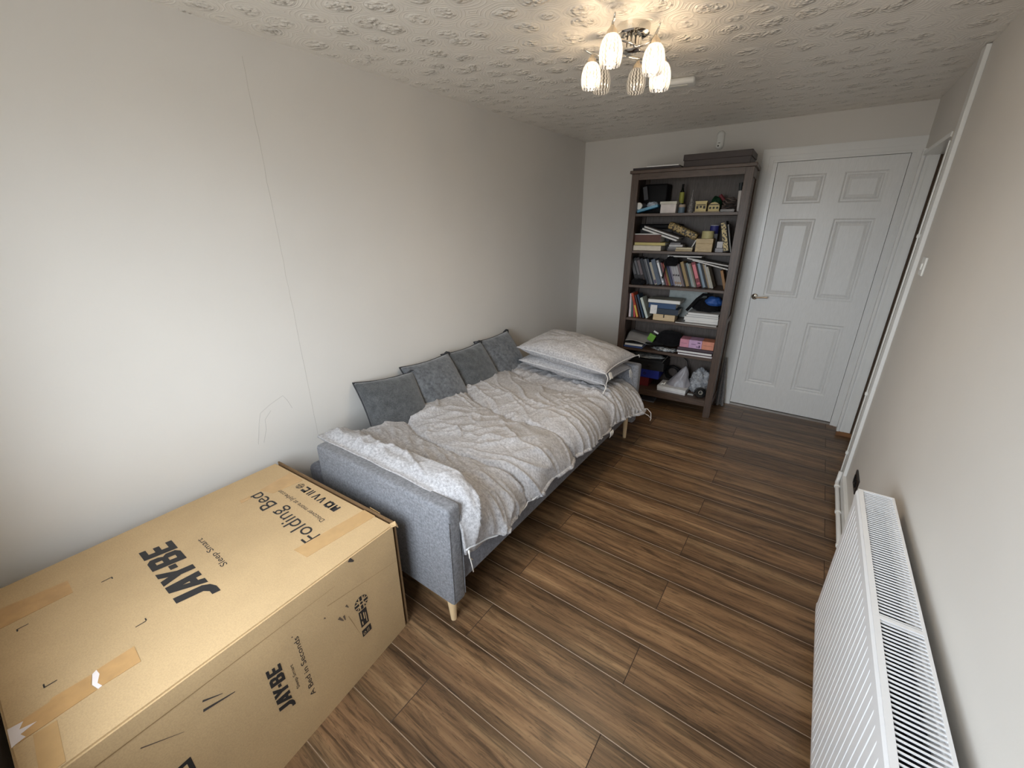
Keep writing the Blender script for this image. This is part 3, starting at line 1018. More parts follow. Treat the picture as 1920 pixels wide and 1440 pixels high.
        if s <= top:
            n = Vector((0, 0, 1)); p = Vector((x, y, z0))
        elif s <= top + arc:
            a = (s - top) / R
            n = Vector((sin(a), 0, cos(a)))
            p = Vector((xe + R * sin(a), y, z0 - R + R * cos(a)))
        else:
            t = s - top - arc
            L_ = S - top - arc
            n = Vector((1, 0, 0.1))
            p = Vector((xe + R + 0.012 * (t / L_), y, (z0 - R) + (hem - (z0 - R)) * (t / L_)))
        p = p + n * d
        if near > 0.5:
            p.z = max(p.z, 0.6035 if s <= top else p.z)
        # hem of the far corner flares out
        w = smooth01(top, S, s)
        p.x += w * (0.015 * sin(y * 23) * 0.5 + 0.012 * nz(y * 7, 1.5) + 0.055 * far)
        p.y -= 0.07 * far * w
        p.y += 0.012 * nz(x * 6, 3.3) * smooth01(1.1, 0.93, y)
        if s > top + arc * 0.8:
            p.x = max(p.x, 1.110)
        # left edge rides over the cushions and pillows side
        p.x += (1 - smooth01(0, 0.06, u)) * 0.03 * nz(y * 4, 8.1)
        return p

    r = root('duvet', (0.65, 1.9, 0.5), 'crumpled heather grey duvet spread over the sofa bed', 'duvet')
    mb = MB()
    mb.grid(pos, NU, NV)
    o = mb.build('duvet_shell', M_DUVET, r, smooth=1, fix=False)
    md = o.modifiers.new('thickness', 'SOLIDIFY')
    md.thickness = 0.010
    md.offset = -1
    sh = o
    # hem seam line
    pts = [pos(0.992, i / 90) + Vector((0.003, 0, 0)) for i in range(91)]
    MB().tube(pts, 0.0035, 6).build('hem_seam', mat('pale hem', srgb(205, 204, 204), 0.9), r, smooth=1)
    c = pos(1, 0)
    def tie(pp, nm='tie_string'):
        MB().tube(pp, 0.0024, 6).build(nm, M_STRING, r, smooth=1)
    tie([c + Vector(q) for q in ((0.0, 0.01, 0.02), (0.008, 0.012, -0.02), (0.008, 0.020, -0.06), (0.012, 0.022, -0.095))])
    tie([c + Vector(q) for q in ((0.004, 0.012, 0.02), (0.012, 0.004, -0.01), (0.006, 0.028, -0.04))])
    c = pos(1, 1)
    tie([c + Vector(q) for q in ((0, -0.02, 0.01), (0.035, 0.0, 0.012), (0.06, 0.015, -0.02), (0.064, 0.02, -0.07), (0.06, 0.018, -0.085))])
    tie([c + Vector(q) for q in ((-0.02, -0.06, -0.005), (0.02, -0.03, -0.012), (0.05, 0.0, -0.04), (0.06, 0.012, -0.06))])
    c = pos(1, 0.70)
    mb = MB()
    mb.grid(lambda a, b: Vector((c.x + 0.014 + 0.006 * sin(a * 3), c.y - 0.02 + 0.05 * b, c.z + 0.012 - 0.04 * a)), 4, 4)
    o = mb.build('care_label', M_PAPER, r, fix=False)
    o.modifiers.new('t', 'SOLIDIFY').thickness = 0.002


duvet()


def pillow_mesh(w, d, h, seed, wr=0.006, n=40, pinch=0.10, corner=0.0):
    """puffed case lying in its own XY plane; returns an MB"""
    mb = MB()
    def f(side):
        def g(a, b):
            u, v = a * 2 - 1, b * 2 - 1
            x = u * w / 2 * (1 - pinch * (1 - v * v) * u * u)
            y = v * d / 2 * (1 - pinch * (1 - u * u) * v * v)
            t = max(0.0, (1 - u ** 2) * (1 - v ** 2)) ** 0.42
            k = max(0, 1 - max(abs(u), abs(v)) ** 6)
            rad = math.atan2(v, u)
            wrk = wr * nz(x * 9 + seed, y * 9, side) + wr * 0.9 * nz(rad * 3.1 + seed, (u * u + v * v) * 1.3, seed) + wr * 0.4 * nz(x * 30, y * 30, seed)
            z = side * (h / 2 * t) + side * wrk * k
            return Vector((x, y, z + corner * (u * v)))
        return g
    mb.grid(f(1), n, n)
    mb.grid(f(-1), n, n)
    bmesh.ops.remove_doubles(mb.bm, verts=mb.bm.verts, dist=1e-5)
    return mb


def rim(w, d, pinch, M, n=24, corner=0.0):
    pts = []
    for e in range(4):
        for i in range(n):
            t = i / n * 2 - 1
            u, v = ((t, -1), (1, t), (-t, 1), (-1, -t))[e]
            pts.append(M @ Vector((u * w / 2 * (1 - pinch * (1 - v * v) * u * u), v * d / 2 * (1 - pinch * (1 - u * u) * v * v), corner * u * v)))
    pts.append(pts[0])
    return pts


def pillows():
    specs = [('lower', (0.690, 2.665, 0.605), 0.71, 0.45, 0.150, (radians(1), radians(4.0), radians(-2)), 3,
              'heather grey pillow at the bottom of the stack on the duvet', -0.006),
             ('upper', (0.705, 2.645, 0.712), 0.74, 0.47, 0.185, (radians(3), radians(5.0), radians(-4)), 8,
              'heather grey pillow on top of the stack at the far end of the bed', -0.008)]
    for nm, c, w, d, h, rot, seed, lab, cn in specs:
        r = root('pillow', (c[0], c[1], c[2] - h / 2), lab, 'pillow', 'stacked bed pillows')
        M = Matrix.Translation(c) @ Matrix.Rotation(rot[2], 4, 'Z') @ Matrix.Rotation(rot[1], 4, 'Y') @ Matrix.Rotation(rot[0], 4, 'X')
        mb = pillow_mesh(w, d, h, seed, 0.011, 56, 0.07, cn)
        p = mb.build('pillow_case', M_DUVET, r, M, smooth=1)
        pts = rim(w, d, 0.07, M, corner=cn)
        MB().tube(pts, 0.0032, 6).build('seam', mat('pale seam', srgb(200, 199, 200), 0.9), r, smooth=1)
        a = M @ Vector((w / 2, -d / 2, cn * -1))
        b = M @ Vector((w / 2, d / 2, cn))
        if nm == 'upper':
            MB().tube([a, a + Vector((0.012, 0.01, -0.03)), a + Vector((0.006, 0.005, -0.07)), a + Vector((0.012, 0.0, -0.10))], 0.0022, 6).build('tie_string', M_STRING, p, smooth=1)
            MB().tube([b, b + Vector((0.016, 0.004, 0.008)), b + Vector((0.02, 0.006, -0.012))], 0.0022, 6).build('tie_string', M_STRING, p, smooth=1)
            o = MB()
            o.grid(lambda s, t: a + Vector((0.004 + 0.016 * s, 0.035 + 0.045 * t, -0.006 - 0.040 * s + 0.004 * sin(5 * t))), 5, 5)
        else:
            MB().tube([a, a + Vector((0.01, 0.0, -0.02)), a + Vector((0.004, -0.012, -0.045)), a + Vector((0.0, -0.02, -0.06))], 0.003, 6).build('tie_string', M_STRING, p, smooth=1)
            MB().tube([b + Vector((0, -0.02, 0)), b + Vector((0.014, -0.016, -0.04)), b + Vector((0.012, -0.014, -0.09))], 0.002, 6).build('tie_string', M_STRING, p, smooth=1)
            o = MB()
            o.grid(lambda s, t: b + Vector((0.004 + 0.012 * s, -0.055 + 0.035 * t * (1 - 0.6 * s), -0.004 - 0.055 * s)), 5, 5)
        o = o.build('care_label', M_PAPER, p, fix=False)
        o.modifiers.new('t', 'SOLIDIFY').thickness = 0.0015


pillows()


def cushions():
    labs = ['charcoal velvet cushion leaning on the wall nearest the cardboard box',
            'grey velvet cushion with mottled sheen, second from the cardboard box',
            'plain dark charcoal cushion, third from the cardboard box',
            'mottled grey cushion leaning on the wall nearest the pillow stack']
    data = [(1.405, 0.39, 0.40, 0.012, -5, M_VELVET), (1.765, 0.395, 0.40, 0.004, 1, M_VELVET2), (2.125, 0.385, 0.40, 0.006, 2, M_VELVET), (2.485, 0.385, 0.40, 0.0, 3, M_VELVET2)]
    for i, ((yc, w, d, dx, tilt, m), lab) in enumerate(zip(data, labs)):
        # local X -> world +Y, local Y -> up the slope, local Z -> out into the room
        th = radians(52)
        up = Vector((-cos(th), 0, sin(th)))
        nrm = Vector((sin(th), 0, cos(th)))
        R = Matrix((Vector((0, 1, 0)), up, nrm)).transposed().to_4x4()
        c = Vector((0.158 + dx, yc, 0.598 - 1.6 * dx))
        M = Matrix.Translation(c) @ Matrix.Rotation(radians(-7), 4, 'Z') @ R @ Matrix.Rotation(radians(tilt), 4, 'Z')
        r = root('cushion', (c.x, c.y, c.z - 0.2), lab, 'cushion', 'scatter cushions along the wall')
        cc = pillow_mesh(w, d, 0.165, 20 + i * 5, 0.007, 30, 0.08).build('cushion_cover', m, r, M, smooth=1)
        MB().tube(rim(w, d, 0.08, M), 0.0045, 6).build('piping', M_PIPE, r, smooth=1)
        a = M @ Vector((w / 2, d / 2, 0))
        MB().tube([a + Vector((0, -0.05, -0.004)), a + Vector((0.004, -0.02, 0.012)), a + Vector((0.004, 0.006, 0.004)), a + Vector((0.01, 0.008, -0.05))], 0.006, 6).build('corner_loop', M_PIPE, cc, smooth=1)


cushions()


# ------------------------------------------------------------------ cardboard box
def carton():
    h = 0.52
    B = {'fr': (0.915, 0.758), 'fn': (1.03, -0.193), 'bn': (0.12, -0.205), 'br': (0.10, 0.735)}
    T = {'fr': (0.911, 0.764), 'fn': (0.940, -0.193), 'bn': (0.122, -0.205), 'br': (0.095, 0.728)}
    r = root('cardboard_box', (0.5, 0.28, 0.0), 'large brown cardboard folding bed box beside the sofa arm', 'box')
    V = lambda p, z: Vector((p[0], p[1], z))
    mb = MB()
    # slightly bowed sides: grid faces between bottom and top outlines
    n = 16
    outline_b = [B['bn'], B['fn'], B['fr'], B['br']]
    outline_t = [T['bn'], T['fn'], T['fr'], T['br']]
    def side(i):
        b0, b1, t0, t1 = outline_b[i], outline_b[(i + 1) % 4], outline_t[i], outline_t[(i + 1) % 4]
        nn = (Vector(b1) - Vector(b0)).orthogonal().normalized() * -1
        def f(a, b):
            p = Vector(b0).lerp(Vector(b1), a).lerp(Vector(t0).lerp(Vector(t1), a), b)
            bow = 0.006 * sin(pi * a) * sin(pi * b) if i != 1 else 0.0
            ch = 0.006 * (max(0, b - 0.94) / 0.06) ** 2
            p = p + nn * (-bow * 0 - ch * 0)
            return Vector((p.x, p.y, b * h))
        return f
    for i in range(4):
        mb.grid(side(i), n, n)
    def top(a, b):
        p = Vector(outline_t[0]).lerp(Vector(outline_t[1]), a).lerp(Vector(outline_t[3]).lerp(Vector(outline_t[2]), a), b)
        return Vector((p.x, p.y, h))
    mb.grid(top, n, n)
    def bot(a, b):
        p = Vector(outline_b[0]).lerp(Vector(outline_b[1]), a).lerp(Vector(outline_b[3]).lerp(Vector(outline_b[2]), a), b)
        return Vector((p.x, p.y, 0.0005))
    mb.grid(bot, n, n)
    bmesh.ops.remove_doubles(mb.bm, verts=mb.bm.verts, dist=1e-4)
    bmesh.ops.recalc_face_normals(mb.bm, faces=mb.bm.faces)
    es = [e for e in mb.bm.edges if len(e.link_faces) == 2 and e.calc_face_angle(0) > 0.8]
    bmesh.ops.bevel(mb.bm, geom=es, offset=0.005, segments=2, affect='EDGES')
    mb.build('carton_body', M_CARD, r, smooth=30)
    # end flap at the far end: a board just proud of the body, its top edge showing
    mb = MB()
    mb.hexa([(0.105, 0.742, 0.01), (0.913, 0.766, 0.01), (0.914, 0.772, 0.01), (0.105, 0.748, 0.01),
             (0.100, 0.736, h + 0.004), (0.905, 0.772, h + 0.001), (0.905, 0.779, h + 0.001), (0.100, 0.743, h + 0.004)])
    mb.build('end_flap', M_CARDEDGE, r)
    # crushed corner: small creased tab
    mb = MB()
    mb.poly([(0.896, 0.757, h + 0.001), (0.914, 0.752, h - 0.004), (0.918, 0.772, h - 0.006), (0.903, 0.780, h + 0.004)])
    mb.poly([(0.903, 0.780, h + 0.004), (0.918, 0.772, h - 0.006), (0.919, 0.780, h - 0.018), (0.910, 0.782, h - 0.008)])
    o = mb.build('crushed_corner', M_CARD, r)
    o.modifiers.new('t', 'SOLIDIFY').thickness = 0.002

    zt = h + 0.0007
    topm = lambda u, v: Vector((u, v, zt))
    def sidem(y, z, off=0.0012):
        # point on the room-facing side at (y along, z up)
        a = (y - (-0.193)) / (0.758 + 0.193)
        xb = B['fn'][0] + (B['fr'][0] - B['fn'][0]) * a
        xt = T['fn'][0] + (T['fr'][0] - T['fn'][0]) * a
        return Vector((xb + (xt - xb) * z / h + off, y, z))
    sm = lambda u, v: sidem(v, u)          # u reads upwards, v decreases to the letter tops

    def jaybe(mapf, u0, u1, v0, v1, name):
        G = [([[(.28, 1), (.54, 1), (.54, .2), (.44, .0), (.26, -.10), (0, -.10), (0, .14), (.16, .14), (.28, .26)]], 0.56),
             ([[(0, 0), (.23, 0), (.44, 1), (.24, 1)], [(.42, 0), (.66, 0), (.54, 1), (.30, 1)], [(.14, .18), (.5, .18), (.5, .38), (.16, .38)]], 0.62),
             ([[(0, 1), (.25, 1), (.43, .45), (.2, .45)], [(.42, 1), (.67, 1), (.45, .45), (.22, .45)], [(.21, 0), (.45, 0), (.45, .48), (.21, .48)]], 0.60),
             ([[(0, .36), (.22, .36), (.22, .58), (0, .58)]], 0.26),
             ([[(0, 0), (.23, 0), (.23, 1), (0, 1)], [(.2, .80), (.44, .80), (.52, .9), (.44, 1), (.2, 1)], [(.2, .42), (.5, .42), (.5, .60), (.2, .60)], [(.2, 0), (.48, 0), (.58, .1), (.48, .20), (.2, .20)],
               [(.36, .52), (.53, .52), (.58, .64), (.58, .88), (.44, 1), (.36, .9)], [(.38, .1), (.48, 0), (.62, .12), (.62, .40), (.52, .52), (.38, .46)]], 0.68),
             ([[(0, 0), (.23, 0), (.23, 1), (0, 1)], [(.2, .80), (.52, .80), (.52, 1), (.2, 1)], [(.2, .41), (.48, .41), (.48, .60), (.2, .60)], [(.2, 0), (.54, 0), (.54, .20), (.2, .20)]], 0.56)]
        tot = sum(a for _, a in G)
        mb = MB()
        x = 0
        for polys, adv in G:
            for k, P in enumerate(polys):
                q = []
                for px, py in P:
                    q.append(mapf(u0 + (x + px + 0.16 * py - 0.04) / (tot + 0.05) * (u1 - u0), v0 + py * (v1 - v0)))
                mb.poly([p + (Vector((0, 0, 1)) if mapf is topm else Vector((1, 0, 0))) * 0.00012 * (k + 1) for p in q])
            x += adv
        return mb.build(name, M_INK, r, fix=False)

    jaybe(topm, 0.700, 0.300, 0.246, 0.156, 'printed_logo')
    lettering('Sleep Smart', topm, 0.605, 0.390, 0.3155, 0.2955, 'printed_text', M_INK, r, vmin=0.0, vmax=0.72)
    lettering('Folding Bed', topm, 0.735, 0.276, 0.576, 0.512, 'printed_text', M_INK, r, vmin=0.0, vmax=0.74)
    lettering('Discover more at Jaybe.com', topm, 0.670, 0.326, 0.632, 0.612, 'printed_text', M_INK, r, vmin=0.0, vmax=0.74)
    lettering('R', topm, 0.318, 0.306, 0.168, 0.158, 'printed_text', M_CARD, r)
    jaybe(sm, 0.172, 0.356, 0.285, 0.243, 'printed_logo')
    lettering('Sleep Smart', sm, 0.212, 0.311, 0.3145, 0.3045, 'printed_text', M_INK, r, vmin=0.0, vmax=0.72)
    lettering('A Bed in Seconds', sm, 0.137, 0.388, 0.3525, 0.3345, 'printed_text', M_INK, r, vmin=0.0, vmax=0.74)

    # row of small icons near the far edge of the top
    def rect(mb, mapf, u0, u1, v0, v1):
        mb.poly([mapf(u0, v0), mapf(u1, v0), mapf(u1, v1), mapf(u0, v1)])
    def disc(mb, mapf, cu, cv, ra, ri=0.0, n=20):
        for k in range(n):
            a, b = 2 * pi * k / n, 2 * pi * (k + 1) / n
            if ri:
                mb.poly([mapf(cu + ri * cos(a), cv + ri * sin(a)), mapf(cu + ra * cos(a), cv + ra * sin(a)), mapf(cu + ra * cos(b), cv + ra * sin(b)), mapf(cu + ri * cos(b), cv + ri * sin(b))])
            else:
                mb.poly([mapf(cu, cv), mapf(cu + ra * cos(a), cv + ra * sin(a)), mapf(cu + ra * cos(b), cv + ra * sin(b))])
    va, vb = 0.712, 0.678
    mb = MB(); rect(mb, topm, 0.655, 0.645, va, vb); rect(mb, topm, 0.645, 0.630, va - 0.010, vb); rect(mb, topm, 0.634, 0.625, va, vb)
    mb.build('printed_icon', M_INK, r, fix=False)
    mb = MB(); disc(mb, topm, 0.598, 0.695, 0.019, 0.009); rect(mb, topm, 0.617, 0.611, va, vb); rect(mb, topm, 0.585, 0.579, va, vb)
    mb.build('printed_icon', M_INK, r, fix=False)
    for c in (0.545, 0.505):
        mb = MB()
        mb.poly([topm(c + 0.016, vb), topm(c + 0.006, vb), topm(c - 0.004, va), topm(c + 0.003, va)])
        mb.poly([topm(c - 0.016, vb), topm(c - 0.008, vb), topm(c + 0.001, va), topm(c - 0.006, va)])
        mb.build('printed_icon', M_INK, r, fix=False)
    mb = MB(); rect(mb, topm, 0.472, 0.464, va, vb); rect(mb, topm, 0.458, 0.450, va, vb)
    mb.build('printed_icon', M_INK, r, fix=False)
    mb = MB(); rect(mb, topm, 0.437, 0.405, va - 0.022, vb); rect(mb, topm, 0.437, 0.405, va, va - 0.008); rect(mb, topm, 0.437, 0.428, va, vb)
    mb.build('printed_icon', M_INK, r, fix=False)
    def flag(mapf, cu, cv, ra, name='printed_flag'):
        mb = MB()
        disc(mb, mapf, cu, cv, ra)
        b = mb.build(name, M_INK, r, fix=False)
        mb = MB()
        k = ra * 0.98
        m2 = lambda u, v: mapf(u, v) + (Vector((0, 0, 0.0008)) if mapf is topm else Vector((0.0008, 0, 0)))
        w = ra * 0.08
        for a in (0, pi / 2):
            for sgn in (-1, 1):
                o = sgn * ra * 0.26
                c_, s_ = cos(a), sin(a)
                q = [(-k * 0.95, o - w), (k * 0.95, o - w), (k * 0.95, o + w), (-k * 0.95, o + w)]
                mb.poly([m2(cu + x * c_ - y * s_, cv + x * s_ + y * c_) for x, y in q])
        for a in (pi / 4, 3 * pi / 4):
            c_, s_ = cos(a), sin(a)
            for sg in (-1, 1):
                q = [(sg * ra * 0.42, -w), (sg * k * 0.95, -w), (sg * k * 0.95, w), (sg * ra * 0.42, w)]
                mb.poly([m2(cu + x * c_ - y * s_, cv + x * s_ + y * c_) for x, y in q])
        mb.build('printed_flag_bars', M_CARD, b, fix=False)
    flag(topm, 0.376, 0.695, 0.018)
    flag(sm, 0.308, 0.577, 0.029)
    mb = MB(); rect(mb, sm, 0.204, 0.276, 0.558, 0.592)
    ic = mb.build('printed_icon', M_INK, r, fix=False)
    mb = MB()
    sm2 = lambda u, v: sidem(v, u, 0.0017)
    rect(mb, sm2, 0.212, 0.228, 0.564, 0.568); rect(mb, sm2, 0.232, 0.262, 0.575, 0.579); rect(mb, sm2, 0.212, 0.256, 0.583, 0.586); rect(mb, sm2, 0.240, 0.268, 0.564, 0.567)
    mb.build('printed_icon_lines', M_CARD, ic, fix=False)
    mb = MB(); rect(mb, sm, 0.160, 0.190, 0.556, 0.596)
    ic2 = mb.build('printed_icon', M_INK, r, fix=False)
    mb = MB(); disc(mb, sm2, 0.172, 0.566, 0.006, 0.004); rect(mb, sm2, 0.166, 0.182, 0.578, 0.580); rect(mb, sm2, 0.166, 0.182, 0.584, 0.586)
    mb.build('printed_icon_lines', M_CARD, ic2, fix=False)
    # black badge with pale marks near the bottom of the picture
    mb = MB(); rect(mb, sm, 0.215, 0.308, -0.045, 0.036)
    bd = mb.build('printed_badge', M_INK, r, fix=False)
    mb = MB()
    rect(mb, sm2, 0.225, 0.297, 0.018, 0.025); rect(mb, sm2, 0.283, 0.297, -0.004, 0.018); rect(mb, sm2, 0.258, 0.268, 0.0, 0.018)
    rect(mb, sm2, 0.225, 0.297, -0.035, -0.030); rect(mb, sm2, 0.225, 0.240, -0.030, -0.012)
    mb.build('printed_badge_marks', M_CARD, bd, fix=False)
    # L shaped register marks
    for u, v, su, sv in ((0.355, 0.070, 1, -1), (0.648, 0.083, -1, -1), (0.380, -0.140, 1, 1), (0.672, -0.126, -1, 1)):
        mb = MB(); rect(mb, topm, u, u + su * 0.012, v, v + 0.003); rect(mb, topm, u, u + 0.003, v, v + sv * 0.024)
        mb.build('register_mark', M_INK, r, fix=False)
    # tapes
    def strip(q, m, dz=0.0009, nm='tape_strip'):
        mb = MB()
        mb.prism([(x, y, h + 0.0003) for x, y in q], (0, 0, dz))
        return mb.build(nm, m, r)
    strip([(0.727, 0.478), (0.797, 0.486), (0.812, 0.757), (0.745, 0.755)], M_TAPE2)
    MB().prism([(0.748, 0.780, h), (0.812, 0.780, h), (0.815, 0.7795, 0.40), (0.750, 0.7785, 0.40)], (0, 0.0008, 0)).build('tape_strip', M_TAPE2, r)
    strip([(0.719, 0.039), (0.787, 0.036), (0.786, -0.040), (0.768, -0.045), (0.742, -0.036), (0.722, -0.038)], M_TAPE)
    strip([(0.727, -0.048), (0.762, -0.056), (0.788, -0.050), (0.797, -0.186), (0.738, -0.190), (0.732, -0.125), (0.724, -0.118)], M_TAPE)
    strip([(0.722, -0.038), (0.742, -0.036), (0.768, -0.045), (0.786, -0.040), (0.788, -0.048), (0.764, -0.054), (0.728, -0.047)], M_TORN, 0.0012, 'torn_paper')
    strip([(0.738, -0.192), (0.798, -0.192), (0.792, -0.170), (0.776, -0.176), (0.768, -0.150), (0.760, -0.176), (0.742, -0.168)], M_TORN, 0.0015, 'torn_paper')
    strip([(0.258, -0.015), (0.335, -0.016), (0.340, -0.195), (0.236, -0.195)], M_TAPE)
    strip([(0.236, 0.722), (0.342, 0.726), (0.330, 0.60), (0.262, 0.575)], M_TAPE2, 0.0006)
    strip([(0.800, -0.160), (0.930, -0.166), (0.930, -0.128), (0.802, -0.122)], M_TAPE2, 0.0006)
    strip([(0.270, 0.535), (0.290, 0.53), (0.292, 0.49), (0.268, 0.495)], M_TAPE2, 0.0006)
    # scuffs and creases on the room side
    def scuff(z0, y0, z1, y1, w, m=M_SCUFF):
        d = Vector((z1 - z0, y1 - y0)); nrm = Vector((-d.y, d.x)).normalized() * w
        MB().poly([sidem(y0 + nrm.y, z0 + nrm.x), sidem(y1 + nrm.y * 0.3, z1 + nrm.x * 0.3), sidem(y1 - nrm.y * 0.3, z1 - nrm.x * 0.3), sidem(y0 - nrm.y, z0 - nrm.x)]).build('scuff_mark', m, r, fix=False)
    dark = mat('black scuff', srgb(60, 54, 50), 0.8)
    scuff(0.398, 0.092, 0.378, 0.165, 0.004, dark)
    scuff(0.425, 0.098, 0.402, 0.140, 0.0028, dark)
    scuff(0.432, -0.03, 0.385, 0.045, 0.0016)
    scuff(0.512, 0.566, 0.494, 0.582, 0.008, dark)
    scuff(0.350, 0.520, 0.334, 0.528, 0.004)
    scuff(0.326, 0.486, 0.300, 0.500, 0.005)
    scuff(0.318, 0.505, 0.296, 0.507, 0.004)
    scuff(0.40, 0.335, 0.396, 0.337, 0.003)
    scuff(0.372, 0.44, 0.366, 0.445, 0.003)
    fold = card_mat('cardboard crease', srgb(150, 122, 84))
    scuff(0.405, 0.46, 0.355, 0.755, 0.0012, fold)
    scuff(0.30, 0.52, 0.18, 0.55, 0.0009, fold)
    scuff(0.47, -0.1, 0.455, 0.5, 0.0015, fold)


carton()


# ------------------------------------------------------------------ bookcase and everything on it
TH = 0.06
BW = 0.862
BC = Matrix.Translation((1.53 - BW * cos(TH), 3.605 - BW * sin(TH), 0)) @ Matrix.Rotation(TH, 4, 'Z')
SH = [1.652, 1.366, 1.083, 0.796, 0.524, 0.152]        # top faces of the shelves
DP = 0.365


def bookcase():
    o = BC @ Vector((BW / 2, DP / 2, 0))
    r = root('bookcase', o, 'tall grey brown wooden bookcase crammed with books beside the door', 'bookcase')
    Bd = lambda nm, mb, m: mb.build(nm, m, r, BC)
    pw = 0.056
    for x in (0, BW - pw):
        for y in (0, DP - 0.045):
            Bd('corner_post', MB().box(x, x + pw, y, y + 0.045, 0, 1.945, 0.002), M_BC)
    Bd('top_board', MB().box(-0.014, BW + 0.014, -0.014, DP + 0.004, 1.945, 1.968, 0.003), M_BCX)
    Bd('top_rail', MB().box(pw, BW - pw, 0.004, 0.024, 1.900, 1.945), M_BCX)
    Bd('bottom_rail', MB().box(pw, BW - pw, 0.004, 0.024, SH[5] - 0.055, SH[5] - 0.0005), M_BCX)
    Bd('back_panel', MB().box(0.02, BW - 0.02, DP - 0.02, DP - 0.012, 0.10, 1.945), M_BCB)
    for x in (0.008, BW - 0.026):
        Bd('side_panel', MB().box(x, x + 0.018, 0.045, DP - 0.045, 0.10, 1.945), M_BC)
        for z0, z1 in ((1.885, 1.945), (0.80, 0.85), (0.10, 0.15)):
            xx = (x - 0.008, x + 0.012) if x < 0.1 else (x + 0.006, x + 0.026)
            Bd('side_rail', MB().box(xx[0], xx[1], 0.045, DP - 0.045, z0, z1, 0.001), M_BCX)
    for k, z in enumerate(SH):
        Bd('shelf', MB().box(0.026, BW - 0.026, 0.006 if k < 5 else 0.0245, DP - 0.021, z - 0.020, z, 0.001), M_BCX)


bookcase()


def item(name, label, cat, mb, m, group=None, smooth=False):
    o = mb.build(name, m, None, BC, smooth=smooth)
    return tag(o, label, cat, group)


def iroot(name, loc, label, cat, group=None):
    return root(name, BC @ Vector(loc), label, cat, group)


def part(name, mb, m, parent, smooth=False):
    return mb.build(name, m, parent, BC, smooth=smooth)


def flatbook(label, x0, x1, y0, y1, z0, z1, col, cat='book', group=None, rot=0.0, tilt=0.0, pages=True, name='book', spine='front'):
    """a closed book lying flat: covers plus a paper block; tilt raises one end (radians about y), rot turns it about z"""
    cx, cy = (x0 + x1) / 2, (y0 + y1) / 2
    M = Matrix.Translation((cx, cy, z0)) @ Matrix.Rotation(rot, 4, 'Z') @ Matrix.Rotation(tilt, 4, 'Y')
    a, b, h = (x1 - x0) / 2, (y1 - y0) / 2, z1 - z0
    t = min(0.0025, h * 0.2)
    r = iroot(name, (cx, cy, z0), label, cat, group)
    m = paint(*col) if isinstance(col, tuple) else col
    mb = MB()
    mb.box(-a, a, -b, b, 0, t, M=M); mb.box(-a, a, -b, b, h - t, h, M=M)
    if spine == 'front':
        mb.box(-a, a, -b, -b + 0.003, 0, h, M=M)
    else:
        mb.box(-a, a, b - 0.003, b, 0, h, M=M)
    part('cover', mb, m, r)
    part('page_block', MB().box(-a + 0.003, a - 0.003, -b + 0.003, b - 0.003, t, h - t, M=M), M_PAPER, r)
    return r


def standbook(label, x, z, th, h, d, y0, lean, col, group, band=None):
    """upright book leaning to the left; x is the foot of its left edge"""
    M = Matrix.Translation((x, y0, z)) @ Matrix.Rotation(-lean, 4, 'Y')
    r = iroot('book', (x + th / 2, y0 + d / 2, z), label, 'book', group)
    mb = MB()
    mb.box(0, th, 0, 0.003, 0, h, M=M)
    mb.box(0, 0.002, 0, d, 0, h, M=M)
    mb.box(th - 0.002, th, 0, d, 0, h, M=M)
    cv = part('cover', mb, paint(*col), r)
    part('page_block', MB().box(0.002, th - 0.002, 0.003, d - 0.003, 0.003, h - 0.003, M=M), M_PAPER, r)
    if band:
        for z0, z1, c in band:
            part('spine_print', MB().box(th * 0.15, th * 0.85, -0.0006, 0.001, h * z0, h * z1, M=M), paint(*c), cv)
    return r


def blob(cx, cy, cz, sx, sy, sz, seed, amp=0.35, fr=14, flat=True, n=3):
    mb = MB()
    bmesh.ops.create_icosphere(mb.bm, subdivisions=n + 1, radius=1)
    for v in mb.bm.verts:
        q = v.co
        k = 1 + amp * nz(q.x * fr * 0.12 + seed, q.y * fr * 0.12, q.z * fr * 0.12) + amp * 0.5 * nz(q.x * fr * 0.4 + seed, q.y * fr * 0.4, q.z * fr * 0.4)
        z = q.z * k
        if flat:
            z = max(z, -0.75)
        v.co = Vector((cx + q.x * k * sx, cy + q.y * k * sy, cz + z * sz))
    if flat:
        mn = min(v.co.z for v in mb.bm.verts)
        for v in mb.bm.verts:
            v.co.z += cz - mn
    return mb


def top_items():
    z = 1.9695
    r = iroot('storage_box', (0.60, 0.16, z), 'dark brown lidded box on top of the bookcase', 'box')
    M = Matrix.Translation((0.605, 0.185, z)) @ Matrix.Rotation(radians(-2), 4, 'Z')
    part('box_base', MB().box(-0.225, 0.225, -0.145, 0.145, 0, 0.05, 0.002, M=M), M_DARKBROWN, r)
    part('box_lid', MB().box(-0.231, 0.231, -0.151, 0.151, 0.046, 0.088, 0.003, M=M), M_DARKBROWN, r)
    flatbook('thin dark folder on the left end of the bookcase top', 0.005, 0.36, 0.0, 0.24, z, z + 0.016, (44, 34, 36), 'folder', name='folder')
    item('paper_sheet', 'loose white paper lying on the dark folder on the bookcase', 'paper', MB().box(0.11, 0.35, -0.004, 0.2, z + 0.0165, z + 0.0235), M_PAPER)


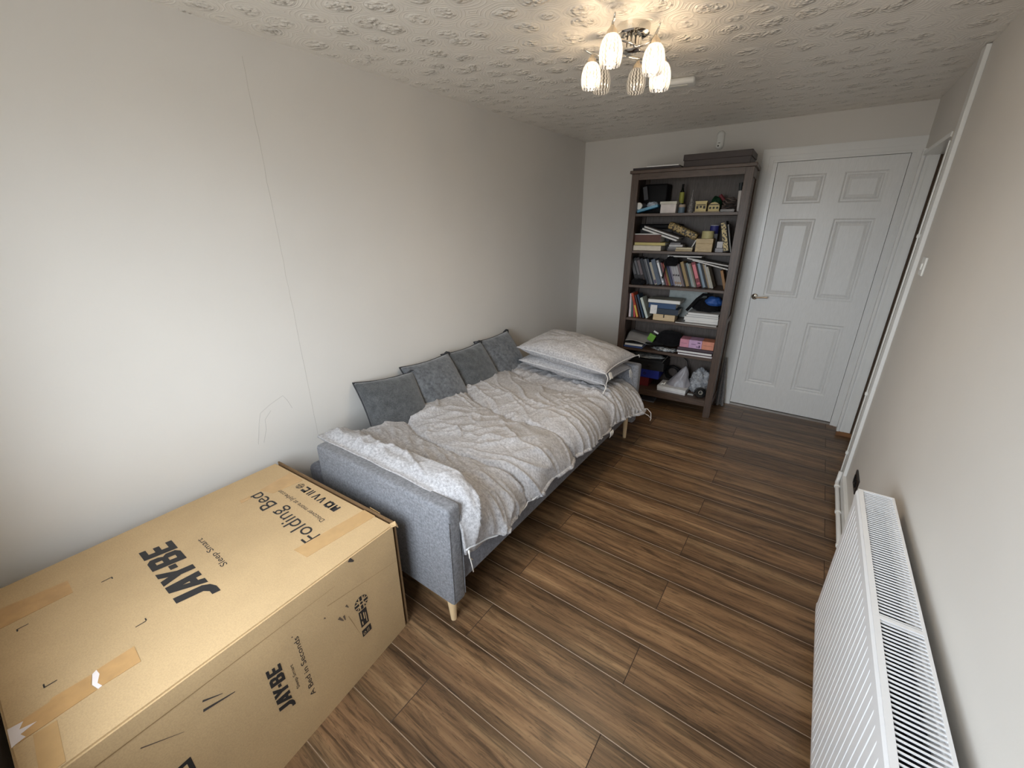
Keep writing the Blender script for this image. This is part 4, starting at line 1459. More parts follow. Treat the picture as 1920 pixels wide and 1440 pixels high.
def shelf1():
    z = SH[0] + 0.0005
    item('carrier_case', 'black case filling the back left of the top shelf', 'case', MB().box(0.060, 0.25, 0.17, 0.318, z, z + 0.225, 0.012, 3), M_BLACK, smooth=40)
    item('remote_control', 'dark grey handset leaning against the black case', 'remote control',
         MB().box(-0.018, 0.018, 0, 0.016, 0, 0.105, 0.004, M=Matrix.Translation((0.095, 0.135, z + 0.105)) @ Matrix.Rotation(radians(-12), 4, 'Y')), paint(66, 66, 70))
    r = iroot('cloth_pack', (0.13, 0.10, z), 'flat blue plastic wipes pack on the left of the top shelf', 'wipes pack')
    M = Matrix.Translation((0.037, 0.047, z)) @ Matrix.Rotation(radians(-14), 4, 'Y')
    part('pack_body', MB().box(0, 0.19, 0, 0.11, 0.001, 0.024, 0.008, 3, M=M), paint(66, 132, 166, 0.3), r, 40)
    for q in (0.007, 0.014, 0.02):
        part('pack_stripe', MB().box(0.004, 0.186, -0.0008, 0.002, q, q + 0.003, M=M), paint(136, 186, 210, 0.3), r)
    item('wipe_bag', 'translucent white crumpled bag on the blue wipes pack', 'bag', blob(0.145, 0.15, z + 0.052, 0.05, 0.035, 0.022, 3), paint(190, 200, 212, 0.3), smooth=1)
    r = iroot('jar', (0.07, 0.05, z + 0.04), 'small jar with a round white lid lying left of the blue pack', 'jar')
    part('jar_body', MB().cyl((0.068, 0.055, z + 0.058), (0.085, 0.13, z + 0.058), 0.024, seg=20), paint(70, 66, 70), r, 40)
    part('jar_lid', MB().cyl((0.066, 0.040, z + 0.058), (0.068, 0.056, z + 0.058), 0.026, seg=20), M_WHITEP, r, 40)
    r = iroot('carton', (0.30, 0.09, z), 'white square carton with a lid on the top shelf', 'carton')
    part('carton_body', MB().box(0.243, 0.360, 0.035, 0.14, z, z + 0.066, 0.002), paint(214, 206, 202), r)
    part('carton_lid', MB().box(0.236, 0.364, 0.03, 0.145, z + 0.0662, z + 0.086, 0.002), paint(206, 203, 190), r)
    r = iroot('pot', (0.395, 0.07, z), 'small blue pot with a beige lid beside the white carton', 'pot')
    part('pot_body', MB().cyl((0.397, 0.075, z), (0.397, 0.075, z + 0.042), 0.024, seg=20), paint(96, 116, 132), r, 40)
    part('pot_lid', MB().cyl((0.397, 0.075, z + 0.0422), (0.397, 0.075, z + 0.062), 0.0255, seg=20), paint(168, 150, 132), r, 40)
    r = iroot('bottle', (0.365, 0.17, z), 'slim bottle with a yellow green label behind the blue pot', 'bottle')
    part('bottle_body', MB().lathe([(0.0, 0), (0.017, 0), (0.018, 0.08), (0.018, 0.15), (0.010, 0.175), (0.008, 0.19), (0, 0.19)], (0.365, 0.18, z), 18), paint(22, 26, 20, 0.2), r, 40)
    part('bottle_label', MB().cyl((0.365, 0.18, z + 0.075), (0.365, 0.18, z + 0.155), 0.0186, seg=18, cap=False), paint(156, 158, 70), r, 40)
    part('bottle_cap', MB().cyl((0.365, 0.18, z + 0.19), (0.365, 0.18, z + 0.215), 0.009, seg=14), M_BLACK, r, 40)
    item('glass_ornament', 'pointed clear glass ornament left of the model houses', 'ornament',
         MB().lathe([(0.0, 0.0), (0.028, 0.0), (0.026, 0.03), (0.018, 0.07), (0.007, 0.12), (0.0015, 0.17)], (0.455, 0.12, z), 6), film_mat('smoky glass', srgb(150, 146, 144), 0.45, 0.08))
    for i, (xc, y, w, h, lab, arch) in enumerate(((0.538, 0.06, 0.078, 0.072, 'cream model shop front with a flat roof', False), (0.630, 0.06, 0.076, 0.070, 'cream model house with a rounded gable', True))):
        r = iroot('model_house', (xc, y, z), lab, 'model house')
        cm = paint(206, 188, 132)
        part('plinth', MB().box(xc - w / 2 - 0.008, xc + w / 2 + 0.008, y - 0.012, y + 0.05, z, z + 0.008), paint(150, 134, 112), r)
        f = MB()
        if arch:
            pts = [(xc - w / 2, y, z + 0.0082), (xc + w / 2, y, z + 0.0082), (xc + w / 2, y, z + 0.042)] + [(xc + w / 2 * cos(a), y, z + 0.042 + 0.030 * sin(a)) for a in (pi / 6, pi / 3, pi / 2, 2 * pi / 3, 5 * pi / 6)] + [(xc - w / 2, y, z + 0.042)]
            f.prism(pts, (0, 0.04, 0))
        else:
            f.box(xc - w / 2, xc + w / 2, y, y + 0.04, z + 0.0082, z + h)
            f.box(xc - w / 2 - 0.003, xc + w / 2 + 0.003, y - 0.003, y + 0.043, z + h, z + h + 0.010)
        hf = part('house_front', f, cm, r)
        for k in range(3):
            xx = xc - w * 0.32 + k * w * 0.32
            if arch:
                part('house_window', MB().cyl((xx, y - 0.001, z + 0.032), (xx, y + 0.002, z + 0.032), 0.008, seg=10), paint(40, 34, 26), hf)
            else:
                part('house_window', MB().box(xx - 0.008, xx + 0.008, y - 0.001, y + 0.002, z + 0.028 + 0.006 * (k % 2), z + 0.048), paint(44, 36, 28), hf)
        part('awning', MB().box(xc - w * 0.42, xc + w * 0.42, y - 0.006, y, z + 0.052, z + 0.058), paint(70, 52, 36), hf)
    item('green_pouch', 'dark green pouch behind the rounded model house', 'pouch', blob(0.625, 0.20, z, 0.045, 0.04, 0.068, 9, 0.2), paint(22, 66, 40), smooth=1)
    item('red_tube', 'small red tube lying on the green pouch', 'tube', MB().cyl((0.645, 0.19, z + 0.125), (0.69, 0.185, z + 0.075), 0.012, seg=12), paint(120, 44, 52), smooth=40)
    mb = MB()
    pts = []
    for i in range(120):
        t = i / 119
        a = t * 2 * pi * 6
        pts.append((0.728 + 0.042 * cos(a) + 0.008 * sin(3 * a), 0.13 + 0.04 * sin(a * 1.1), z + 0.012 + 0.088 * t + 0.008 * sin(a * 2.3)))
    item('cable_tangle', 'coil of brown and grey wire at the right end of the top shelf', 'cable', mb.tube(pts, 0.0045, 6), paint(96, 84, 78), smooth=1)
    item('coil_tray', 'shallow pale tray under the wire coil', 'tray', MB().box(0.678, 0.775, 0.05, 0.078, z, z + 0.022, 0.004), paint(150, 148, 148))
    r = iroot('tube', (0.80, 0.07, z), 'tall white tube with a dark cap at the right of the top shelf', 'tube')
    M = Matrix.Translation((0.800, 0.085, z)) @ Matrix.Rotation(radians(-4), 4, 'Y')
    part('tube_body', MB().cyl(M @ Vector((0, 0, 0.004)), M @ Vector((0, 0, 0.145)), 0.0135, seg=16), paint(206, 200, 196), r, 40)
    part('tube_cap', MB().cyl(M @ Vector((0, 0, 0.1452)), M @ Vector((0, 0, 0.198)), 0.014, seg=16), paint(34, 44, 48), r, 40)


def shelf2():
    z = SH[1] + 0.0005
    flatbook('thick cream book at the bottom left of the second shelf', 0.058, 0.284, 0.025, 0.20, z, z + 0.040, (206, 196, 178))
    flatbook('yellow paperback on the thick cream book', 0.062, 0.312, 0.035, 0.20, z + 0.0405, z + 0.064, (190, 176, 112))
    flatbook('brown leather bound book on the yellow paperback', 0.046, 0.270, 0.05, 0.21, z + 0.0645, z + 0.124, (84, 44, 30))
    item('paper_pad', 'thin white pad on top of the brown leather book', 'paper', MB().box(0.052, 0.25, 0.05, 0.2, z + 0.1245, z + 0.131), M_PAPER)
    for i, (lab, dz, c, x0) in enumerate((('white magazine lying slanted across the second shelf', 0.0, (200, 198, 196), 0.105), ('grey magazine on top of the slanted white magazine', 0.0175, (150, 146, 146), 0.12))):
        a = radians(17.5)
        M = Matrix.Translation((x0, 0.06, z + 0.163 + dz)) @ Matrix.Rotation(a, 4, 'Y')
        r = iroot('magazine', (x0 + 0.14, 0.15, z + 0.1), lab, 'magazine')
        part('cover', MB().box(0, 0.30, 0, 0.20, 0.010, 0.0145, M=M), paint(*c), r)
        part('page_block', MB().box(0.002, 0.298, 0.001, 0.198, 0.001, 0.0098, M=M), M_PAPER, r)
    a = radians(23)
    M = Matrix.Translation((0.295, 0.085, z + 0.165)) @ Matrix.Rotation(a, 4, 'Y')
    item('patterned_case', 'black case with gold pattern sliding down the magazines', 'case', MB().box(0, 0.245, 0, 0.1, 0.012, 0.066, 0.012, 3, M=M),
         pattern_mat('gold on black pattern', srgb(40, 34, 28), srgb(176, 152, 100), 70, 0.45, 0.55), smooth=40)
    for i in range(4):
        item('paper_bundle', ['dark paper bundle under the slanted magazines', 'grey paper bundle on the dark bundle', 'white paper bundle on the grey bundle', 'topmost thin paper bundle below the magazines'][i], 'paper',
             MB().box(0.322 + 0.006 * i, 0.470 - 0.016 * i, 0.085, 0.2, z + 0.016 * i, z + 0.016 * i + 0.0152), paint(*[(86, 82, 84), (140, 138, 140), (196, 194, 194), (120, 118, 122)][i]))
    flatbook('beige pocket book at the front of the second shelf', 0.398, 0.524, 0.03, 0.082, z, z + 0.014, (180, 162, 126), tilt=0.0)
    flatbook('pale pocket book on the beige pocket book', 0.402, 0.526, 0.033, 0.082, z + 0.0145, z + 0.030, (202, 190, 160))
    item('white_card', 'white card leaning against the wooden box', 'card', MB().box(0, 0.008, 0, 0.07, 0, 0.096, M=Matrix.Translation((0.492, 0.09, z)) @ Matrix.Rotation(radians(24), 4, 'Y')), M_PAPER)
    r = iroot('wooden_box', (0.606, 0.09, z), 'pale wooden box with a tape roll on top', 'box')
    wm = wood('pale box wood', srgb(166, 142, 98), srgb(196, 172, 126), (3, 3, 14))
    part('box_body', MB().box(0.545, 0.666, 0.035, 0.15, z, z + 0.062, 0.001), wm, r)
    part('box_lid', MB().box(0.544, 0.667, 0.034, 0.151, z + 0.0625, z + 0.097, 0.001), wm, r)
    r = iroot('tape_roll', (0.614, 0.095, z + 0.098), 'roll of cream tape on the wooden box', 'tape roll')
    zc = z + 0.0975
    part('tape_body', MB().lathe([(0.034, 0), (0.043, 0), (0.043, 0.055), (0.034, 0.055), (0.034, 0)], (0.614, 0.092, zc), 28), paint(186, 178, 130), r, 40)
    part('core', MB().lathe([(0.030, 0.001), (0.0338, 0.001), (0.0338, 0.054), (0.030, 0.054), (0.030, 0.001)], (0.614, 0.092, zc), 28), paint(128, 112, 84), r, 40)
    r = iroot('bottle', (0.645, 0.20, z), 'white bottle with a blue band behind the tape roll', 'bottle')
    part('bottle_body', MB().cyl((0.640, 0.205, z), (0.640, 0.205, z + 0.195), 0.032, seg=20), paint(196, 196, 202), r, 40)
    part('bottle_band', MB().cyl((0.640, 0.205, z + 0.13), (0.640, 0.205, z + 0.19), 0.0326, seg=20, cap=False), paint(54, 56, 128), r, 40)
    r = iroot('book', (0.74, 0.09, z), 'tall black book with gold lettering leaning on the second shelf', 'book')
    M = Matrix.Translation((0.748, 0.045, z)) @ Matrix.Rotation(radians(-14), 4, 'Y')
    part('cover', MB().box(0, 0.040, 0, 0.15, 0.0, 0.222, 0.001, M=M), paint(38, 33, 28), r)
    part('spine_print', MB().box(0.004, 0.036, -0.0008, 0.001, 0.008, 0.214, M=M), pattern_mat('gold blocking', srgb(44, 36, 26), srgb(206, 186, 132), 95, 0.44, 0.5), r)
    standbook('thin grey book leaning right of the gold lettered book', 0.795, z, 0.010, 0.205, 0.14, 0.05, radians(14), (132, 132, 130), None)
    r = iroot('stapler_box', (0.718, 0.07, z), 'small grey metal box at the foot of the gold lettered book', 'box')
    part('box_base', MB().box(0.690, 0.746, 0.035, 0.10, z, z + 0.03, 0.002), paint(120, 118, 122, 0.4), r)
    part('box_lid', MB().box(0.696, 0.738, 0.040, 0.095, z + 0.0305, z + 0.078, 0.002), paint(172, 170, 172, 0.4), r)
    r = item('black_tray', 'black tray lying across the back of the second shelf', 'tray', MB().box(0.05, 0.385, 0.18, 0.318, z + 0.168, z + 0.205, 0.012, 3), M_BLACK, smooth=40)
    flatbook('big dark album under the black tray', 0.05, 0.30, 0.215, 0.318, z, z + 0.165, (36, 32, 32))


BOOKS = [  # thickness, height, colour, words
    (.030, .232, (28, 27, 29), 'thick black book with pale spine print'), (.025, .225, (34, 33, 36), 'black book with a narrow spine'),
    (.030, .228, (40, 26, 28), 'dark maroon book'), (.024, .222, (44, 48, 60), 'dark slate book'), (.014, .220, (92, 94, 102), 'thin grey book'),
    (.012, .224, (148, 150, 156), 'thin silver book'), (.015, .222, (46, 60, 84), 'slim navy book'), (.020, .195, (206, 198, 178), 'short cream book'),
    (.034, .218, (98, 112, 132), 'wide blue grey book'), (.020, .212, (200, 200, 204), 'white book with grey print'), (.014, .200, (72, 72, 76), 'slim charcoal book'),
    (.011, .196, (164, 92, 98), 'thin rose book'), (.012, .190, (186, 88, 66), 'thin orange red book'), (.010, .192, (150, 140, 70), 'thin olive book'),
    (.019, .190, (62, 68, 106), 'indigo book'), (.012, .186, (150, 142, 168), 'thin lilac book'), (.018, .176, (206, 202, 204), 'first white book of the spotted set'),
    (.018, .176, (208, 204, 206), 'middle white book of the spotted set'), (.018, .176, (204, 200, 202), 'last white book of the spotted set'), (.014, .190, (150, 128, 130), 'mauve book'),
    (.010, .192, (58, 52, 60), 'very thin dark book'), (.025, .206, (184, 156, 104), 'tan book'), (.015, .198, (62, 52, 44), 'dark brown book'),
    (.015, .200, (164, 186, 188), 'pale teal book'), (.010, .196, (208, 206, 202), 'thin white book'), (.012, .198, (138, 136, 118), 'thin sage book'),
    (.032, .206, (146, 56, 66), 'thick red book'), (.010, .200, (44, 42, 44), 'thin black book'), (.020, .200, (154, 176, 196), 'light blue book'),
    (.015, .198, (34, 36, 42), 'slim black book'), (.010, .196, (182, 158, 120), 'thin sand book'), (.014, .192, (212, 210, 204), 'white book with a plain spine'), (.014, .176, (204, 200, 184), 'ivory book at the right end')]


def shelf3():
    z = SH[2] + 0.0005
    lean = radians(21)
    x = 0.092
    for i, (th, h, c, w) in enumerate(BOOKS):
        t = th * 1.0
        band = None
        if i in (0, 1, 2, 9, 26):
            band = [(0.35, 0.9, tuple(min(255, v + 70) for v in c)), (0.1, 0.18, tuple(min(255, v + 50) for v in c))]
        if 16 <= i <= 18:
            band = [(0.48, 0.56, (52, 44, 50)), (0.08, 0.2, (150, 120, 90))]
        if i == 7:
            band = [(0.05, 0.22, (84, 72, 104))]
        standbook('%s in the leaning row on the third shelf' % w, x, z, t, h, 0.15, 0.085 + 0.020 * rnd.random(), lean, tuple(int(v * 0.86) for v in c), 'leaning row of books', band)
        x += (t + 0.0004) / cos(lean)
    r = iroot('envelope', (0.80, 0.1, z), 'brown padded envelope wedged at the right of the book row', 'envelope')
    M = Matrix.Translation((0.797, 0.08, z)) @ Matrix.Rotation(radians(-18), 4, 'Y')
    part('envelope_body', MB().box(-0.004, 0.016, 0, 0.16, 0.0, 0.15, 0.002, M=M), paint(150, 108, 62), r)
    part('envelope_flap', MB().prism([M @ Vector((-0.0045, 0.0, 0.15)), M @ Vector((-0.0045, 0.16, 0.15)), M @ Vector((-0.0045, 0.08, 0.09))], (-0.001, 0, 0)), paint(166, 122, 74), r)
    for i, (lab, x0, x1, y0, zz, c, tl) in enumerate((('white magazine lying on the leaning books', 0.34, 0.60, 0.055, 0.2375, (196, 194, 192), 0.0),
                                                ('grey brochure lying on the right of the book row', 0.49, 0.80, 0.06, 0.226, (150, 150, 148), 9.0),
                                                ('pale folded newspaper over the right hand books', 0.53, 0.80, 0.075, 0.2115, (176, 174, 170), 13.0))):
        M = Matrix.Translation((x0, y0, z + zz)) @ Matrix.Rotation(radians(tl), 4, 'Y')
        r = iroot('magazine', ((x0 + x1) / 2, y0 + 0.1, z + zz), lab, 'magazine')
        wdt = (x1 - x0) / cos(radians(tl))
        part('cover', MB().box(0, wdt, 0, 0.19, 0.006, 0.010, M=M), paint(*c), r)
        part('page_block', MB().box(0.001, wdt - 0.002, 0.001, 0.188, 0.0, 0.0058, M=M), M_PAPER, r)
    r = iroot('black_bag', (0.38, 0.03, z + 0.2), 'black cloth bag with a strap hanging over the book row', 'bag')
    part('bag_body', blob(0.372, 0.052, z + 0.165, 0.052, 0.020, 0.042, 4, 0.25), M_BLKF, r, 1)
    part('strap', MB().tube([(0.335, 0.034, z + 0.20), (0.337, 0.032, z + 0.16), (0.332, 0.032, z + 0.11), (0.322, 0.034, z + 0.065)], 0.006, 6), M_BLKF, r, 1)
    item('black_glove', 'black cloth bundle at the left foot of the book row', 'cloth', blob(0.130, 0.030, z, 0.060, 0.022, 0.030, 14, 0.3), M_BLKF, smooth=1)


def shelf4():
    z = SH[3] + 0.0005
    row = [(0.066, 0.020, 0.205, 1.5, (214, 198, 200), 'white paperback with pink print'), (0.089, 0.018, 0.185, 5, (58, 92, 88), 'dark teal paperback'),
           (0.110, 0.016, 0.15, 7, (190, 70, 74), 'red paperback'), (0.135, 0.020, 0.215, 18, (204, 84, 52), 'orange paperback with yellow foot'),
           (0.166, 0.014, 0.20, 19, (66, 52, 56), 'dark paperback'), (0.192, 0.016, 0.21, 20, (40, 62, 84), 'navy paperback'),
           (0.220, 0.022, 0.185, 22, (196, 204, 196), 'pale green paperback')]
    for x, th, h, ln, c, w in row:
        band = [(0.02, 0.5, (200, 176, 70))] if 'orange' in w else None
        standbook(w + ' leaning at the left of the fourth shelf', x, z, th, h, 0.13, 0.05, radians(ln), c, 'books at the left of the fourth shelf', band)
    r = iroot('wooden_box', (0.376, 0.1, z), 'pale wooden game box under the navy books', 'box')
    part('box_body', MB().box(0.286, 0.466, 0.025, 0.15, z, z + 0.052, 0.002), wood('streaky birch', srgb(186, 160, 120), srgb(216, 194, 158), (2, 6, 20)), r)
    part('box_catch', MB().box(0.372, 0.380, 0.022, 0.026, z + 0.026, z + 0.053), M_BLACK, r)
    flatbook('navy hardback on the wooden game box', 0.272, 0.486, 0.035, 0.18, z + 0.0525, z + 0.100, (34, 46, 62))
    flatbook('blue hardback with pale print under the white book', 0.236, 0.462, 0.035, 0.19, z + 0.1005, z + 0.146, (40, 70, 110))
    flatbook('thick white book on top of the blue hardbacks', 0.226, 0.494, 0.030, 0.20, z + 0.1465, z + 0.176, (150, 152, 146), spine='back')
    r = item('price_tag', 'white printed card standing against the navy hardback', 'card', MB().box(0.256, 0.312, 0.024, 0.027, z + 0.0525, z + 0.128), pattern_mat('printed card', srgb(224, 222, 220), srgb(150, 148, 148), 60, 0.62, 0.66))
    r = item('plastic_case', 'clear plastic sheet case standing at the back of the fourth shelf', 'plastic case', MB().box(0.35, 0.66, 0.26, 0.285, z, z + 0.25, 0.004), mat('frosted clear plastic', srgb(150, 158, 156), 0.3, vary=0.25, vscale=14))
    # black and blue bag draped over papers
    r = iroot('sports_bag', (0.67, 0.12, z + 0.1), 'black and blue cloth bag slumped over the white papers', 'bag')
    part('bag_body', blob(0.685, 0.135, z + 0.093, 0.098, 0.055, 0.060, 5, 0.35), M_BLKF, r, 1)
    part('blue_panel', blob(0.735, 0.118, z + 0.150, 0.068, 0.055, 0.040, 12, 0.3), paint(40, 84, 156), r, 1)
    part('strap', MB().tube([(0.545, 0.055, z + 0.100), (0.57, 0.060, z + 0.135), (0.61, 0.07, z + 0.195), (0.65, 0.09, z + 0.235), (0.72, 0.12, z + 0.232)], 0.012, 8), M_BLKF, r, 1)
    for i, (lab, dz, x0, x1, c, rt) in enumerate((('white booklet at the bottom of the papers under the bag', 0.0085, 0.545, 0.80, (214, 212, 210), -4), ('thick white printed stack under the black bag', 0.0255, 0.535, 0.80, (206, 206, 206), -2),
                                              ('grey booklet near the top of the papers under the bag', 0.055, 0.55, 0.798, (150, 150, 152), 1), ('thin white booklet right under the black bag', 0.072, 0.56, 0.796, (200, 200, 200), 0))):
        h = (0.0165, 0.029, 0.0165, 0.018)[i]
        flatbook(lab, x0, x1, 0.04, 0.20, z + dz, z + dz + h, c, 'booklet', 'white papers under the bag', name='booklet', spine='back')
    r = iroot('magazine', (0.64, 0.06, z), 'glossy grey magazine jutting over the edge of the fourth shelf', 'magazine')
    part('cover', MB().box(-0.16, 0.16, -0.07, 0.07, 0.0045, 0.0075, M=Matrix.Translation((0.64, 0.07, z)) @ Matrix.Rotation(radians(-3), 4, 'Z')), paint(120, 114, 108, 0.25), r)
    part('page_block', MB().box(-0.159, 0.159, -0.069, 0.069, 0.0, 0.0044, M=Matrix.Translation((0.64, 0.07, z)) @ Matrix.Rotation(radians(-3), 4, 'Z')), M_PAPER, r)


def shelf5():
    z = SH[4] + 0.0005
    def sheet(lab, x0, x1, y0, y1, z0, th, m, rt, nm='paper_stack', cat='paper'):
        M = Matrix.Translation(((x0 + x1) / 2, (y0 + y1) / 2, z0)) @ Matrix.Rotation(radians(rt), 4, 'Z')
        return item(nm, lab, cat, MB().box(-(x1 - x0) / 2, (x1 - x0) / 2, -(y1 - y0) / 2, (y1 - y0) / 2, 0, th, 0.001, M=M), m)
    flatbook('blue exercise book at the bottom left of the fifth shelf', 0.0575, 0.225, 0.02, 0.20, z, z + 0.016, (62, 84, 140))
    sheet('white paper stack on the blue exercise book', 0.062, 0.218, 0.024, 0.2, z + 0.0165, 0.017, M_PAPER, 2)
    flatbook('black folder on the white paper stack', 0.0575, 0.226, 0.03, 0.23, z + 0.0355, z + 0.045, (40, 40, 44), 'folder', name='folder')
    mb = MB()
    mb.grid(lambda a, b: Vector((0.055 + 0.235 * a, 0.05 + 0.23 * b, z + 0.052 + 0.045 * smooth01(0.0, 0.55, b) + 0.010 * sin(5 * a + 2 * b))), 16, 16)
    o = item('paper_sheaf', 'curling sheaf of grey printed paper on the black folder', 'paper', mb, M_GREYP, smooth=1)
    o.modifiers.new('t', 'SOLIDIFY').thickness = 0.006
    item('green_packet', 'bright green packet beside the curled grey paper', 'packet', MB().box(-0.03, 0.03, -0.01, 0.01, 0, 0.065, 0.004, M=Matrix.Translation((0.268, 0.085, z + 0.068)) @ Matrix.Rotation(radians(24), 4, 'Y')), paint(112, 170, 60))
    item('white_marker', 'white marker lying above the green packet', 'marker', MB().cyl((0.288, 0.12, z + 0.150), (0.325, 0.13, z + 0.128), 0.009, seg=12), M_WHITEP, smooth=40)
    r = iroot('cap', (0.42, 0.12, z + 0.03), 'black cloth cap on the fifth shelf', 'cap')
    part('crown', blob(0.425, 0.145, z + 0.036, 0.112, 0.075, 0.075, 2, 0.12), M_BLKF, r, 1)
    part('peak', MB().lathe([(0.0, 0.006), (0.07, 0.004), (0.085, 0.0), (0.07, -0.003), (0, -0.003)], (0.31, 0.10, z + 0.047), 20), M_BLKF, r, 1)
    item('silver_wrapper', 'crumpled silver plastic wrapper under the black cap', 'wrapper', blob(0.41, 0.075, z, 0.098, 0.045, 0.014, 7, 0.5, 30), pattern_mat('crinkled silver film', srgb(84, 88, 92), srgb(200, 204, 206), 55, 0.4, 0.6, rough=0.2), smooth=1)
    flatbook('lilac edged notebook at the bottom right of the fifth shelf', 0.530, 0.805, 0.012, 0.20, z, z + 0.018, (92, 66, 84), spine='back')
    flatbook('plum notebook on the lilac edged notebook', 0.518, 0.800, 0.018, 0.20, z + 0.0185, z + 0.040, (70, 48, 58), spine='back')
    flatbook('dark flat tray under the pink boxes', 0.522, 0.803, 0.03, 0.20, z + 0.0405, z + 0.062, (74, 58, 66), 'tray', name='tray')
    for lab, x0, x1, c in (('pink perfume box on the plum notebook', 0.533, 0.604, (206, 140, 160)), ('lilac printed perfume box between pink and orange boxes', 0.605, 0.707, (196, 160, 196)), ('orange perfume box at the right end of the fifth shelf', 0.708, 0.800, (214, 142, 116))):
        r = iroot('perfume_box', ((x0 + x1) / 2, 0.1, z + 0.0625), lab, 'box', 'pink and orange boxes')
        bb = part('box_body', MB().box(x0, x1, 0.04, 0.16, z + 0.0625, z + 0.132, 0.001), paint(*c), r)
        if 'lilac' in lab:
            for a, b, q, w in ((0.625, 0.660, 0.095, 0.004), (0.665, 0.682, 0.075, 0.006), (0.672, 0.695, 0.108, 0.008), (0.684, 0.696, 0.070, 0.022)):
                part('box_print', MB().box(a, b, 0.0394, 0.0402, z + q, z + q + w), paint(96, 70, 100), bb)
        else:
            part('box_print', MB().box(x0 + 0.012, x1 - 0.012, 0.0394, 0.0402, z + 0.095, z + 0.098), paint(*[int(v * 0.8) for v in c]), bb)


def shelf6():
    z = SH[5] + 0.0005
    for lab, z0, z1, c, y0, x1 in (('red box file at the bottom left of the lowest shelf', 0.0, 0.085, (104, 26, 30), 0.09, 0.300), ('blue lever arch file on the red box file', 0.0855, 0.165, (28, 42, 140), 0.085, 0.385), ('black lever arch file on the blue file', 0.1655, 0.245, (26, 26, 28), 0.08, 0.42)):
        r = iroot('lever_arch_file', (0.22, 0.2, z + z0), lab, 'file', 'files lying on the lowest shelf')
        fc = part('file_cover', MB().box(0.058, x1, y0, 0.33, z + z0, z + z1, 0.002), paint(*c), r)
        part('finger_ring', MB().lathe([(0.013, 0), (0.013, 0.003), (0.009, 0.003), (0.009, 0)], (x1 - 0.13, y0 + 0.0002, z + (z0 + z1) / 2), 20, Matrix.Rotation(pi / 2, 3, 'X')), M_CHROME, fc, 40)
    flatbook('dark document wallet on the black lever arch file', 0.06, 0.405, 0.065, 0.32, z + 0.2455, z + 0.268, (30, 30, 33), 'folder', name='folder')
    item('paper_sheaf', 'plastic wallet of papers on the dark document wallet', 'paper', blob(0.245, 0.15, z + 0.2685, 0.15, 0.075, 0.016, 19, 0.2, 20), pattern_mat('papers in a wallet', srgb(120, 122, 120), srgb(190, 192, 190), 26, 0.4, 0.6), smooth=1)
    r = iroot('flat_box', (0.52, 0.12, z), 'flat white box on the lowest shelf under the grey bag', 'box')
    M = Matrix.Translation((0.52, 0.125, z)) @ Matrix.Rotation(radians(-3), 4, 'Z')
    part('box_base', MB().box(-0.122, 0.122, -0.088, 0.088, 0, 0.022, 0.001, M=M), paint(206, 206, 208), r)
    part('box_lid', MB().box(-0.124, 0.124, -0.09, 0.09, 0.018, 0.046, 0.001, M=M), paint(228, 228, 228), r)
    # peaked grey plastic bag
    mb = MB()
    def gb(a, b):
        an = a * 2 * pi
        k = 1 - b
        rx, ry = 0.098 * k ** 0.8 + 0.004, 0.062 * k ** 0.8 + 0.004
        q = 1 + 0.16 * nz(cos(an) * 2, sin(an) * 2, b * 3) * (1 if b < 0.95 else 0.2)
        return Vector((0.550 + 0.045 * b + rx * q * cos(an), 0.150 + ry * q * sin(an), z + 0.047 + 0.185 * b ** 1.1))
    mb.grid(gb, 36, 18)
    bmesh.ops.remove_doubles(mb.bm, verts=mb.bm.verts, dist=1e-5)
    item('grey_bag', 'peaked grey plastic bag on the flat white box', 'bag', mb, mat('grey polythene', srgb(150, 148, 154), 0.35, vary=0.15, vscale=18, bump=0.3, bscale=40), smooth=1)
    item('clear_bag', 'crumpled clear plastic bag at the right of the lowest shelf', 'bag', blob(0.722, 0.175, z, 0.078, 0.075, 0.125, 31, 0.35, 26), film_mat('crumpled clear film', srgb(206, 210, 216), 0.55, 0.12), smooth=1)
    mb = MB()
    pts = []
    for i in range(150):
        t = i / 149
        a = t * 2 * pi * 7
        rr = 0.062 + 0.012 * sin(a * 0.37)
        pts.append((0.470 + rr * cos(a), 0.262 + 0.016 * sin(a * 0.9), z + 0.115 + rr * 0.95 * sin(a)))
    item('cable_coil', 'coiled black cable behind the flat white box', 'cable', mb.tube(pts, 0.0042, 6), M_BLACK, smooth=1)
    item('black_cable', 'loose black cable hanging down the back of the lowest shelf', 'cable', MB().tube([(0.425, 0.30, z + 0.335), (0.50, 0.30, z + 0.30), (0.58, 0.29, z + 0.24), (0.60, 0.26, z + 0.19)], 0.004, 6), M_BLACK, smooth=1)
    item('white_plug', 'white plug and lead beside the coiled cable', 'plug', MB().tube([(0.415, 0.075, z + 0.048), (0.43, 0.08, z + 0.060), (0.445, 0.075, z + 0.056), (0.452, 0.085, z + 0.075)], lambda t: 0.010 - 0.005 * t, 8), M_WHITEP, smooth=1)
    r = iroot('tape_roll', (0.75, 0.07, z), 'roll of shiny black tape at the front of the lowest shelf', 'tape roll')
    part('tape_body', MB().lathe([(0.018, -0.022), (0.044, -0.022), (0.044, 0.022), (0.018, 0.022), (0.018, -0.022)], (0.752, 0.062, z + 0.0445), 28, Matrix.Rotation(radians(75), 3, 'X') @ Matrix.Rotation(radians(20), 3, 'Y')), paint(16, 16, 17, 0.25), r, 40)
    part('core', MB().lathe([(0.014, -0.022), (0.0178, -0.022), (0.0178, 0.022), (0.014, 0.022), (0.014, -0.022)], (0.752, 0.062, z + 0.0445), 20, Matrix.Rotation(radians(75), 3, 'X') @ Matrix.Rotation(radians(20), 3, 'Y')), paint(170, 168, 160), r, 40)
